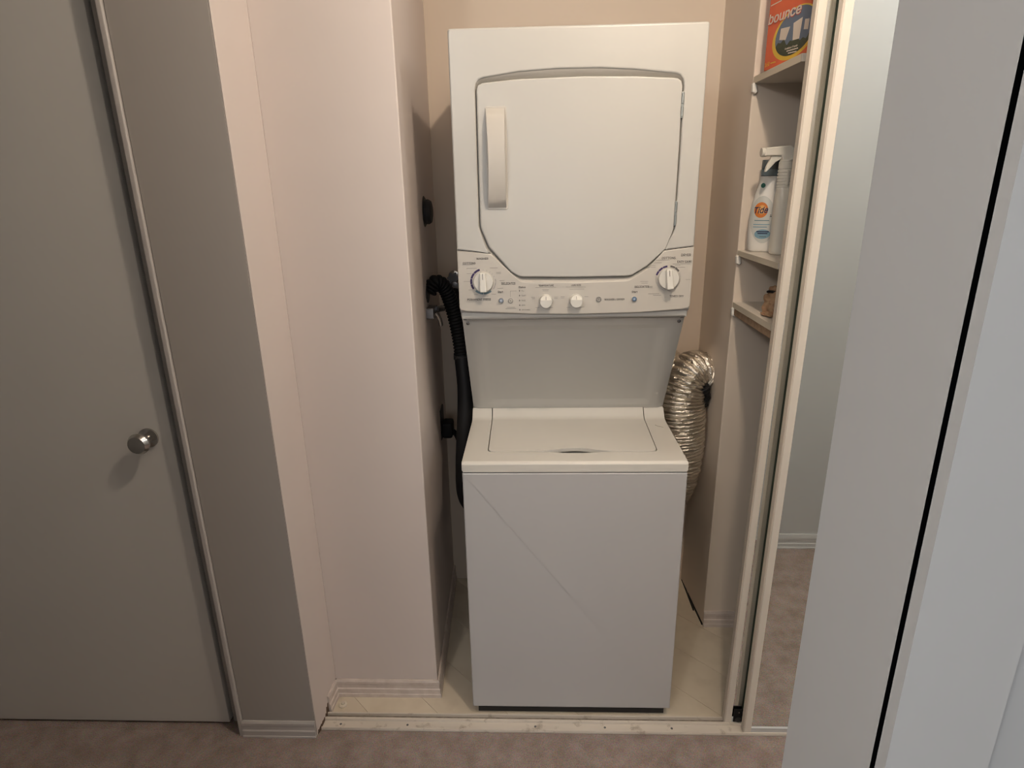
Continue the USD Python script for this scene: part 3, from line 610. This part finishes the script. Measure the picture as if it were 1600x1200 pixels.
for x0, x1, z in ((-0.279, -0.252, 1.3655), (-0.279, -0.266, 1.3520), (-0.288, -0.270, 1.3315), (-0.276, -0.262, 1.3095), (-0.218, -0.198, 1.3655), (-0.202, -0.190, 1.3545), (-0.202, -0.190, 1.3510), (-0.194, -0.181, 1.3330), (-0.200, -0.185, 1.3130),
                  (-0.262, -0.252, 1.2970), (-0.240, -0.224, 1.2930), (-0.216, -0.204, 1.2975), (-0.282, -0.255, 1.2785), (-0.302+0.012, -0.262, 1.3745),
                  (-0.176, -0.155, 1.2625), (-0.180, -0.152, 1.2590), (-0.101, -0.047, 1.3135), (-0.083, -0.066, 1.3080), (-0.082, -0.067, 1.3045), (-0.112, -0.102, 1.2880), (-0.110, -0.102, 1.2845), (-0.052, -0.043, 1.2880), (-0.052, -0.043, 1.2845),
                  (-0.101, -0.091, 1.2605), (-0.068, -0.055, 1.2605), (-0.035, -0.025, 1.2890), (-0.035, -0.026, 1.2855), (0.027, 0.037, 1.2880), (-0.020, -0.010, 1.2605), (0.013, 0.027, 1.2605), (-0.022, 0.030, 1.3135), (-0.012, 0.026, 1.3080),
                  (0.207, 0.242, 1.3795), (0.250, 0.294, 1.3695), (0.185, 0.206, 1.3660), (0.187, 0.207, 1.3620), (0.200, 0.222, 1.3725), (0.255, 0.270, 1.3655), (0.258, 0.282, 1.3610), (0.286, 0.298, 1.3290), (0.170, 0.190, 1.3255), (0.173, 0.189, 1.3215), (0.189, 0.202, 1.3130), (0.192, 0.202, 1.3095), (0.192, 0.220, 1.2935), (0.205, 0.225, 1.2895)):
    bar(x0, x1, z)
printed(bars, 'ink_soft', 'rows of tiny print on the control panel').SetCustomDataByKey('kind', 'stuff')
printed([np.array([(-0.1668, 1.2895), (-0.1661, 1.2895), (-0.1661, 1.3050), (-0.1668, 1.3050)]), np.array([(-0.1668, 1.3046), (-0.1500, 1.3046), (-0.1500, 1.3053), (-0.1668, 1.3053)])], 'ink_soft')
# round maker's emblem: dark disc, pale ring with four curls and two script letters
em = obj('emblem', prism(ellipse(0.0640, 1.2800, 0.0074, 0.0074, 36), 0, 0.0005, PF(0, 0)), 'ink', wd, 'round dark emblem with pale script letters')
pieces = [prism(arcband(0.0640, 1.2800, 0.0061, 0.0066, a, a+78), 0, 0.0008, PF(0, 0)) for a in (6, 96, 186, 276)]
pieces += [prism(arcband(0.0640+0.0052*math.cos(math.radians(a)), 1.2800+0.0052*math.sin(math.radians(a)), 0.0007, 0.0012, 0, 250), 0, 0.0008, PF(0, 0)) for a in (0, 90, 180, 270)]
obj('emblem_ring', cat(pieces), 'knob', em, smooth=False)
def stroke(pts, w):
    from shapely.geometry import LineString
    return np.array(LineString(pts).buffer(w, quad_segs=3).exterior.coords)[:-1]
G = [(0.0008, 0.0022), (-0.0008, 0.0030), (-0.0026, 0.0018), (-0.0032, -0.0006), (-0.0022, -0.0026), (-0.0006, -0.0022), (-0.0004, -0.0002)]
E_ = [(0.0034, 0.0022), (0.0020, 0.0028), (0.0010, 0.0016), (0.0020, 0.0003), (0.0008, -0.0010), (0.0016, -0.0027), (0.0034, -0.0018)]
obj('emblem_letters', cat([prism(stroke([(0.0640+a*1.15, 1.2800+b*1.15) for a, b in g], 0.00048), 0, 0.0009, PF(0, 0)) for g in (G, E_)]), 'knob', em, 'pale script letters GE', smooth=False)

# ------------------------------------------------------------------ plumbing and vent
def corrugated(pts, r, pitch, amp, seg=5, n=18, rfun=None):
    P, s = resample(smoothpath(pts), 20); Ltot = s[-1]; P, s = resample(smoothpath(pts), int(Ltot/pitch*seg)+2)
    rr = r+amp*np.abs(np.sin(PI*s/pitch))**0.7-amp/2
    if rfun is not None: rr = rr*np.array([rfun(x/Ltot) for x in s])
    return tube(P, rr, n)
hose = thing('drain_hose', 'thick black corrugated drain hose arching from the left niche wall down behind the washer', 'hose', (-0.40, 0.45, 0.4))
HP = [(-0.430, 0.385, 1.258), (-0.410, 0.398, 1.286), (-0.385, 0.415, 1.268), (-0.366, 0.430, 1.205), (-0.350, 0.432, 1.12), (-0.340, 0.422, 1.04)]
obj('wall_flange', lathe([(0.030, 0), (0.030, 0.004), (0.024, 0.006), (0, 0.006)], 24, (-0.4365, 0.385, 1.256), 'x'), 'black_soft', hose)
obj('corrugated_sleeve', corrugated(HP, 0.0215, 0.0105, 0.006), 'black', hose, 'ribbed black upper length', smooth=50)
obj('smooth_length', tube(smoothpath([(-0.3395, 0.421, 1.045), (-0.3305, 0.390, 0.93), (-0.336, 0.360, 0.80), (-0.344, 0.350, 0.68), (-0.345, 0.360, 0.58), (-0.335, 0.420, 0.50), (-0.333, 0.52, 0.44), (-0.315, 0.615, 0.40), (-0.26, 0.632, 0.38)]), 0.0255, 20), 'black', hose, smooth=50)
obj('clamp', tube([(-0.3405, 0.423, 1.034), (-0.3395, 0.421, 1.050)], 0.0275, 20), 'black_soft', hose)
fl = thing('fill_hose', 'slim black fill hose hanging behind the left edge of the washer', 'hose', (-0.37, 0.6, 0.5))
obj('hose', tube(smoothpath([(-0.385, 0.655, 1.235), (-0.372, 0.635, 1.17), (-0.345, 0.620, 1.02), (-0.322, 0.622, 0.85), (-0.29, 0.63, 0.72), (-0.25, 0.635, 0.64)]), 0.015, 16), 'black', fl, smooth=50)
obj('coupling', lathe([(0.013, -0.012), (0.016, -0.01), (0.016, 0.012), (0.010, 0.014), (0, 0.014)], 12, (-0.384, 0.652, 1.236), '-y'), 'dark_metal', fl)
so = thing('supply_outlet', 'dark metal hose outlet on the left niche wall under the corrugated hose', 'outlet', (-0.43, 0.37, 1.25))
obj('bracket', loft([np.array([(x, a, b) for a, b in fillet([(0.335, 1.182), (0.420, 1.178), (0.425, 1.212), (0.372, 1.214), (0.338, 1.218)], 0.006, 4)]) for x in (-0.4365, -0.412)]), 'dark_metal', so)
obj('lever', tube(smoothpath([(-0.412, 0.38, 1.195), (-0.402, 0.385, 1.175), (-0.398, 0.39, 1.150)]), [0.007]*24+[0.005], 12), 'chrome', so)
obj('pipe_stub', tube(smoothpath([(-0.414, 0.410, 1.198), (-0.408, 0.44, 1.196), (-0.402, 0.48, 1.190)]), 0.010, 14), 'dark_metal', so)
va = thing('water_valve', 'small dark chrome valve wheel on the niche back wall beside the hose', 'valve', (-0.389, 0.70, 1.25))
obj('escutcheon', lathe([(0.022, 0), (0.020, 0.004), (0.009, 0.007), (0.009, 0.030), (0, 0.030)], 24, (-0.389, 0.7005, 1.262), '-y'), 'chrome', va)
th = np.linspace(0, 2*PI, 60, endpoint=False); sc = 0.018+0.003*np.cos(6*th)
obj('handwheel', prism(np.stack([-0.389+sc*np.cos(th), 1.262+sc*np.sin(th)], 1), 0.658, 0.668, lambda u, v, w: (u, w, v)), 'dark_metal', va)
obj('spout', tube([(-0.389, 0.684, 1.258), (-0.386, 0.670, 1.240), (-0.385, 0.655, 1.235)], 0.009, 14), 'chrome', va)
pl = thing('round_outlet', 'round black electrical outlet high on the left niche wall above the hose', 'outlet', (-0.43, 0.44, 1.497))
obj('flange', lathe([(0.046, 0), (0.046, 0.004), (0.041, 0.007), (0, 0.007)], 32, (-0.4405, 0.430, 1.497), 'x'), 'black_soft', pl)
obj('plug_cap', lathe([(0.036, 0.006), (0.037, 0.016), (0.032, 0.024), (0.020, 0.027), (0, 0.027)], 32, (-0.4395, 0.432, 1.496), 'x'), 'black_soft', pl)
cp_ = thing('power_plug', 'black power plug low on the left niche wall with its cord running behind the washer', 'plug', (-0.44, 0.56, 0.75))
obj('plate', box(-0.446, -0.438, 0.525, 0.600, 0.700, 0.815, 0.004), 'black_soft', cp_)
obj('plug_body', box(-0.440, -0.400, 0.535, 0.592, 0.705, 0.762, 0.010), 'black', cp_)
obj('cord', tube(smoothpath([(-0.405, 0.56, 0.725), (-0.390, 0.575, 0.700), (-0.378, 0.59, 0.64), (-0.365, 0.605, 0.56), (-0.345, 0.645, 0.50), (-0.29, 0.665, 0.47)]), 0.010, 12), 'black', cp_)

vent = thing('dryer_vent_hose', 'crinkled silver foil vent duct arching beside the right of the washer', 'vent duct', (0.41, 0.55, 0.4))
VP = [(0.478, 0.585, 0.930), (0.452, 0.565, 0.945), (0.420, 0.545, 0.925), (0.402, 0.535, 0.860), (0.405, 0.530, 0.780), (0.413, 0.530, 0.690), (0.416, 0.530, 0.600), (0.405, 0.535, 0.520), (0.385, 0.545, 0.470)]
def rf(t): return 0.80+0.22*math.exp(-((t-0.42)/0.28)**2)
duct = corrugated(VP, 0.078, 0.0125, 0.0125, seg=8, n=56, rfun=rf)
nz = meshkit.noise(np.asarray(duct.vertices)*70, 5)-0.5; nz2 = meshkit.noise(np.asarray(duct.vertices)*260, 9)-0.5
duct.vertices = duct.vertices+np.array(duct.vertex_normals)*(nz*0.006+nz2*0.0042)[:, None]
obj('ribbed_foil', duct, 'foil', vent, smooth=25)
d2_ = corrugated([(0.415, 0.570, 0.910), (0.388, 0.595, 0.947), (0.350, 0.622, 0.935), (0.300, 0.632, 0.91), (0.26, 0.634, 0.90)], 0.056, 0.0135, 0.010, seg=8, n=44)
nz = meshkit.noise(np.asarray(d2_.vertices)*70, 15)-0.5; d2_.vertices = d2_.vertices+np.array(d2_.vertex_normals)*(nz*0.008)[:, None]
obj('ribbed_foil', d2_, 'foil', vent, smooth=25)
ce = tube(smoothpath([(0.392, 0.545, 0.492), (0.376, 0.575, 0.450), (0.335, 0.628, 0.420), (0.285, 0.636, 0.405)]), 0.054, 28)
ce.vertices = ce.vertices+np.array(ce.vertex_normals)*((meshkit.noise(np.asarray(ce.vertices)*45, 4)-0.5)*0.012)[:, None]
obj('foil_end', ce, 'foil_smooth', vent, 'smooth foil end turning behind the washer', smooth=40)
co = resample(np.array([(0.452, 0.575, 0.944), (0.502, 0.60, 0.925)]), 9)[0]; co = tube(co, np.linspace(0.060, 0.070, 9), 40)
co.vertices = co.vertices+np.array(co.vertex_normals)*((meshkit.noise(np.asarray(co.vertices)*38, 6)-0.5)*0.024+(meshkit.noise(np.asarray(co.vertices)*110, 8)-0.5)*0.006)[:, None]
co.vertices[:, 0] = np.minimum(co.vertices[:, 0], 0.4995)
obj('foil_collar', co, 'foil_smooth', vent, 'crumpled foil collar taped to the right niche wall', smooth=30)
tp = tube(smoothpath([(0.470, 0.505, 0.905), (0.484, 0.52, 0.872), (0.486, 0.535, 0.835), (0.478, 0.54, 0.800)]), np.linspace(0.018, 0.010, 37), 14)
tp.vertices = tp.vertices+np.array(tp.vertex_normals)*((meshkit.noise(np.asarray(tp.vertices)*70, 2)-0.5)*0.012)[:, None]
obj('bend_shade_strap', tp, 'black', vent, 'black strap standing for the inner bend shade and loose tape under the collar', smooth=40)  # black strap puts in the dark of the inner bend, with tape

# ------------------------------------------------------------------ shelves and what stands on them
def shelf(z, th, label, raw=False):
    s = thing('shelf', label, 'shelf', (1.14, 0.26, z), group=None)
    obj('board', box(0.515, 1.768, 0.095, 0.4175, z-th, z, 0.001), 'shelf', s)
    obj('edge_band', box(0.5138, 0.5152, 0.0955, 0.4170, z-th+0.0005, z-0.0005), 'shelf_edge', s)
    zb = z-th
    if raw:
        obj('raw_board', box(0.5165, 1.768, 0.100, 0.4175, z-th-0.0215, z-th-0.0005, 0.0005), 'raw_wood', s, 'unpainted brown board under the shelf'); 
    c = [(0.510, zb-0.022), (0.5195, zb-0.027), (0.5255, zb-0.022), (0.5215, zb-0.004), (0.5135, zb+0.003), (0.5085, zb-0.002)]
    obj('support_clip', plate(fillet(c, 0.003, 4), 0.012, 0.003, front(0.4175 if not raw else 0.4175)), 'clip', s, 'white plastic shelf clip at the back corner')
    if raw:
        pass
    return s
shelf(1.845, 0.018, 'top white melamine shelf in the closet, holding the orange carton')
shelf(1.369, 0.0165, 'middle white melamine shelf holding the two white bottles')
shelf(1.2110, 0.0185, 'lowest white melamine shelf with a raw brown board beneath it', raw=True)

# orange carton on the top shelf
ang = math.degrees(math.atan2(-0.185, 0.024))
bx = thing('dryer_sheet_box', 'orange and red dryer sheet carton with a round picture, on the top shelf', 'carton', (0.5105, 0.332, 1.845), ang)
LW, LH, LD = 0.205, 0.235, 0.105       # local: x along the printed face, +y away from the viewer, z up
obj('carton', box(0, LW, 0.0004, LD, 0, LH, 0.0012), 'box_orange', bx)
def face(w0): return lambda u, v, w: (u, -w-w0+0.0008, v)
def decal(name, rings, mat, w0, label=None, par=None):
    return obj(name, cat([prism(np.array(r), 0, 0.0002, face(w0)) for r in rings]), mat, par or bx, label, smooth=False)
ctr = (0.137, 0.062)
decal('print_ring', [ellipse(*ctr, 0.104, 0.056, 44, rot=0.05)], 'yellow_ink', 0.0004, 'yellow ring printed round the picture')
decal('print_sky', [ellipse(ctr[0]+0.003, ctr[1]+0.003, 0.092, 0.0500, 44, rot=0.05)], 'box_blue', 0.0006, 'blue sky of the round picture') 
gr = Polygon(ellipse(ctr[0]+0.003, ctr[1]+0.003, 0.092, 0.0500, 60, rot=0.05)).intersection(Polygon([(0, 0)]+[(x, 0.050+0.005*math.sin(x*95)+0.004*math.sin(x*210+1)-0.06*(x-0.09)) for x in np.linspace(0, 0.24, 50)]+[(0.24, 0)]))
decal('print_field', [np.array(gr.exterior.coords)[:-1]], 'box_green', 0.0008, 'dark green meadow of the round picture')
decal('print_sheet', [[(0.069, 0.060), (0.101, 0.054), (0.117, 0.080), (0.072, 0.085)]], 'box_white', 0.0010, 'white sheet hanging in the picture')
decal('print_sheet', [[(0.136, 0.046), (0.166, 0.044), (0.172, 0.088), (0.132, 0.084)]], 'box_white', 0.0010)
decal('print_sheet', [[(0.182, 0.060), (0.202, 0.056), (0.203, 0.078), (0.184, 0.081)]], 'box_white', 0.0010)
def boxtext(s, u, v, h, w, mat, w0, slant=0.0, rise=0.0, bold=True, name='lettering', fat=0.0):
    m = textflat(s, h, bold, 0.0003, w)
    return obj(name, place(m, lambda a, b, c: (u+a+slant*b, -c-w0+0.0008, v+b+rise*a)), mat, bx, f'printed word {s}' if fat == 0 else None, smooth=False)
boxtext('bounce', 0.0835, 0.1140, 0.0230, 0.162, 'box_red', 0.0011, 0.22, -0.055, fat=1, name='lettering_shadow')
boxtext('bounce', 0.0845, 0.1150, 0.0215, 0.158, 'box_white', 0.0016, 0.22, -0.055)
boxtext('Outdoor Fresh', 0.132, 0.032, 0.0042, 0.060, 'box_white', 0.0011, 0.1, -0.05, bold=False)
for k, (a, b, z) in enumerate(((0.112, 0.166, 0.0255), (0.120, 0.160, 0.0195))):
    decal('print_line', [[(a, z), (b, z-0.003), (b, z-0.0005), (a, z+0.0025)]], 'box_white', 0.0011)
boxtext('160', 0.0165, 0.0135, 0.0095, 0.024, 'yellow_ink', 0.0006, 0, 0, bold=False)
decal('print_line', [[(0.034, 0.012), (0.060, 0.011), (0.060, 0.0135), (0.034, 0.0145)]], 'yellow_ink', 0.0006)
decal('print_line', [[(0.006, 0.150), (0.060, 0.149), (0.060, 0.1515), (0.006, 0.1525)]], 'box_white', 0.0006)
obj('flap_seam', box(0.002, LW-0.002, LD*0.48, LD*0.52, LH-0.0002, LH+0.0004), 'box_red', bx)

# detergent bottle: flat oval body leaning into a narrow neck
bt = thing('detergent_bottle', 'white detergent bottle with smoky blue cap and round orange logo, on the middle shelf', 'bottle', (0.567, 0.372, 1.3690), -24)
def oval(rx, ry, z, cx=0.0, n=48, p=2.4):
    th = np.linspace(0, 2*PI, n, endpoint=False); c, s = np.cos(th), np.sin(th)
    return np.stack([cx+rx*np.sign(c)*np.abs(c)**(2/p), ry*np.sign(s)*np.abs(s)**(2/p), np.full(n, z)], 1)
BP = [(0.030, 0.020, 0.000), (0.036, 0.0255, 0.003), (0.0385, 0.0280, 0.010), (0.0415, 0.0290, 0.030), (0.0435, 0.0295, 0.055), (0.0440, 0.0295, 0.085), (0.0425, 0.0290, 0.115), (0.0390, 0.0275, 0.142), (0.0335, 0.0255, 0.165), (0.0285, 0.0240, 0.185), (0.0262, 0.0232, 0.200), (0.0262, 0.0232, 0.208), (0.0235, 0.0215, 0.2115)]
obj('bottle_body', loft([oval(a, b, z, 0.004*(z/0.21)) for a, b, z in BP]), 'bottle', bt, smooth=50)
obj('cap', loft([oval(a, b, z, 0.004, p=2.2) for a, b, z in ((0.0245, 0.0225, 0.2110), (0.0252, 0.0230, 0.2130), (0.0245, 0.0225, 0.2530), (0.0235, 0.0215, 0.2550))]), 'cap', bt, 'smoky blue grey cap', smooth=40)
obj('cap_tint', loft([oval(a, b, z, 0.004, p=2.2) for a, b, z in ((0.0254, 0.0232, 0.2135), (0.0253, 0.0231, 0.2290), (0.0240, 0.0220, 0.2292))], (False, False)), 'cap_liquid', bt, smooth=40)
def wrap(h):                                     # lays flat print onto the bottle's curved front
    zs = np.array([b[2] for b in BP]); rx = np.array([b[0] for b in BP]); ry = np.array([b[1] for b in BP])
    def fn(u, v, w):
        a, b = np.interp(v, zs, rx), np.interp(v, zs, ry); s = np.clip(abs(u-0.004*(v/0.21))/a, 0, 0.97)
        y = -b*(1-s**2.4)**(1/2.4); return (u, y-h-w, v)
    return fn
def fine(ring, fn, d=0.0003):
    r = densify(np.array(ring), 0.003); v, f = trimesh.creation.triangulate_polygon(Polygon(r), engine='triangle') if False else tri2(r)
    t = trimesh.Trimesh(np.column_stack([v, np.zeros(len(v))]), f, process=False)
    t = t.subdivide_to_size(0.006, max_iter=8)
    a = np.array([fn(p[0], p[1], d) for p in t.vertices]); m = trimesh.Trimesh(a, t.faces, process=False)
    if m.face_normals[:, 1].sum() > 0: m.invert()
    return m
obj('label', fine(ellipse(-0.002, 0.092, 0.0345, 0.066, 60, rot=0.10), wrap(0.0003)), 'label_pale', bt, 'pale oval front label', smooth=True)
lg = (-0.0085, 0.119)
obj('logo_ring', fine(ellipse(*lg, 0.0185, 0.0215, 48), wrap(0.0008)), 'orange_ink', bt, 'orange ring of the logo', smooth=True)
obj('logo_disc', fine(ellipse(lg[0]+0.002, lg[1]+0.001, 0.0110, 0.0125, 40), wrap(0.0013)), 'logo_core', bt, smooth=True)
wf = wrap(0.0018)
obj('lettering', place(textflat('Tide', 0.0170, True, 0.0004, 0.0385), lambda a, b, c: wf(lg[0]+a+0.18*b, lg[1]+b+0.06*a, c)), 'navy', bt, 'printed word Tide', smooth=False)
obj('green_seal', fine(ellipse(-0.010, 0.186, 0.0062, 0.0066, 24), wrap(0.0006)), 'green_ink', bt, 'small green round seal', smooth=True)
obj('blue_panel', fine(ellipse(0.001, 0.052, 0.0215, 0.0135, 40, rot=0.03), wrap(0.0008)), 'blue_label', bt, 'blue oval panel', smooth=True)
for u0, u1, v in ((-0.015, 0.018, 0.0575), (-0.012, 0.015, 0.0525), (-0.006, 0.012, 0.0435)):
    obj('print_line', fine([(u0, v), (u1, v), (u1, v+0.0028), (u0, v+0.0028)], wrap(0.0013)), 'navy' if v > 0.05 else 'teal', bt, smooth=True)
for u0, u1, v, mt in ((-0.024, 0.016, 0.089, 'teal'), (-0.026, 0.018, 0.078, 'blue_label'), (-0.026, 0.012, 0.0705, 'blue_label'), (0.017, 0.020, 0.104, 'ink'), (0.0165, 0.0215, 0.100, 'ink')):
    obj('print_line', fine([(u0, v), (u1, v), (u1, v+0.0022), (u0, v+0.0022)], wrap(0.0008)), mt, bt, smooth=True)

# trigger spray bottle in front of it
sp = thing('spray_bottle', 'tall plain white spray bottle with a trigger head, standing in front of the detergent bottle', 'bottle', (0.5845, 0.290, 1.3690))
O = np.array([0.5845, 0.290, 1.3690])
ov = lambda rx, ry, z, dx=0.0: oval(rx, ry, z, 0, 40, 2.6)+O+[dx, 0, 0]
obj('bottle_body', loft([ov(*a) for a in ((0.018, 0.018, 0), (0.0222, 0.0222, 0.003), (0.0235, 0.0235, 0.012), (0.0235, 0.0235, 0.140), (0.0228, 0.0228, 0.156), (0.0205, 0.0205, 0.167, -0.001), (0.0188, 0.0188, 0.175, -0.002), (0.0180, 0.0180, 0.180, -0.003))]), 'spray', sp, smooth=50)
pr_ = [(0.0182, 0.178)]
for k in range(6): z = 0.180+k*0.0080; pr_ += [(0.0190, z), (0.0196, z+0.003), (0.0190, z+0.0060), (0.0172, z+0.0068), (0.0172, z+0.0078)]
pr_ += [(0.0188, 0.2290), (0.0184, 0.246), (0.0168, 0.2475), (0.0168, 0.252), (0, 0.252)]
obj('ribbed_neck', lathe(pr_, 40, O+[-0.0035, 0, 0]), 'spray', sp, 'ribbed neck collar', smooth=40)
for sx in (0,):
    obj('neck_rib', cat([box(O[0]-0.006, O[0]+0.000, O[1]-0.0215, O[1]-0.015, O[2]+0.186, O[2]+0.226, 0.001)]), 'spray', sp)
hp = fillet([(-0.066, 0.262), (-0.066, 0.2825), (0.0005, 0.2880), (0.0135, 0.2790), (0.0165, 0.2500), (-0.0165, 0.2500), (-0.022, 0.2625)], [0.002, 0.003, 0.006, 0.008, 0.002, 0.002, 0.004], 5)
hp2 = plate(hp, 0.013, 0.003, lambda u, v, w: (O[0]+u, O[1]-w, O[2]+v)); hp3 = plate(hp, 0.013, 0.003, lambda u, v, w: (O[0]+u, O[1]+w, O[2]+v))
obj('spray_head', cat([hp2, hp3]), 'spray', sp, smooth=40)
nz_ = lathe([(0.0112, 0), (0.0118, 0.001), (0.0118, 0.013), (0.0105, 0.015), (0, 0.015)], 24, (0, 0, 0), 'x'); nz_.apply_translation(O+[-0.0735, 0, 0.2715])
obj('nozzle', nz_, 'spray', sp, 'round nozzle collar', smooth=40)
tg_ = np.array([(-0.045, 0.264), (-0.018, 0.264), (-0.020, 0.254), (-0.034, 0.246), (-0.046, 0.232), (-0.0555, 0.2215), (-0.0600, 0.2210), (-0.0560, 0.2360), (-0.0500, 0.2500)])
tg_ = fillet(tg_, 0.002, 4)
obj('trigger', cat([plate(tg_, 0.0065, 0.002, lambda u, v, w, s=s: (O[0]+u, O[1]+s*w, O[2]+v)) for s in (-1, 1)]), 'spray_tip', sp, 'curved white trigger', smooth=40)

# small tan cloth bundle on the lowest shelf
tb = thing('cloth_bundle', 'small crumpled tan cloth bundle tied with a black band, on the lowest shelf', 'cloth bundle', (0.566, 0.22, 1.2110))
def blob(c, r, seed, amp, sub=4, flat=True):
    m = trimesh.creation.icosphere(sub); v = np.array(m.vertices); d = 1+amp*(meshkit.noise(v*1.7+seed, seed)-0.5)*2+0.5*amp*(meshkit.noise(v*4.2+seed, seed+1)-0.5)*2
    v = v*d[:, None]*np.array(r)+np.array(c)
    if flat: v[:, 2] = np.maximum(v[:, 2], 1.2110)
    m.vertices = v; return m
obj('cloth', blob((0.563, 0.225, 1.2400), (0.026, 0.034, 0.036), 3, 0.28), 'cloth', tb, smooth=60)
obj('cloth_tail', blob((0.548, 0.195, 1.2165), (0.022, 0.030, 0.008), 8, 0.3), 'cloth', tb, smooth=60)
obj('band', tube(np.array([(0.564+0.0165*math.cos(a), 0.228+0.019*math.sin(a), 1.2735+0.002*math.sin(2*a)) for a in np.linspace(0, 2*PI, 30)]), 0.0035, 10), 'black', tb, 'black band round the top')
obj('cloth_knot', blob((0.564, 0.228, 1.279), (0.014, 0.016, 0.010), 12, 0.3, 3, False), 'cloth', tb, smooth=60)
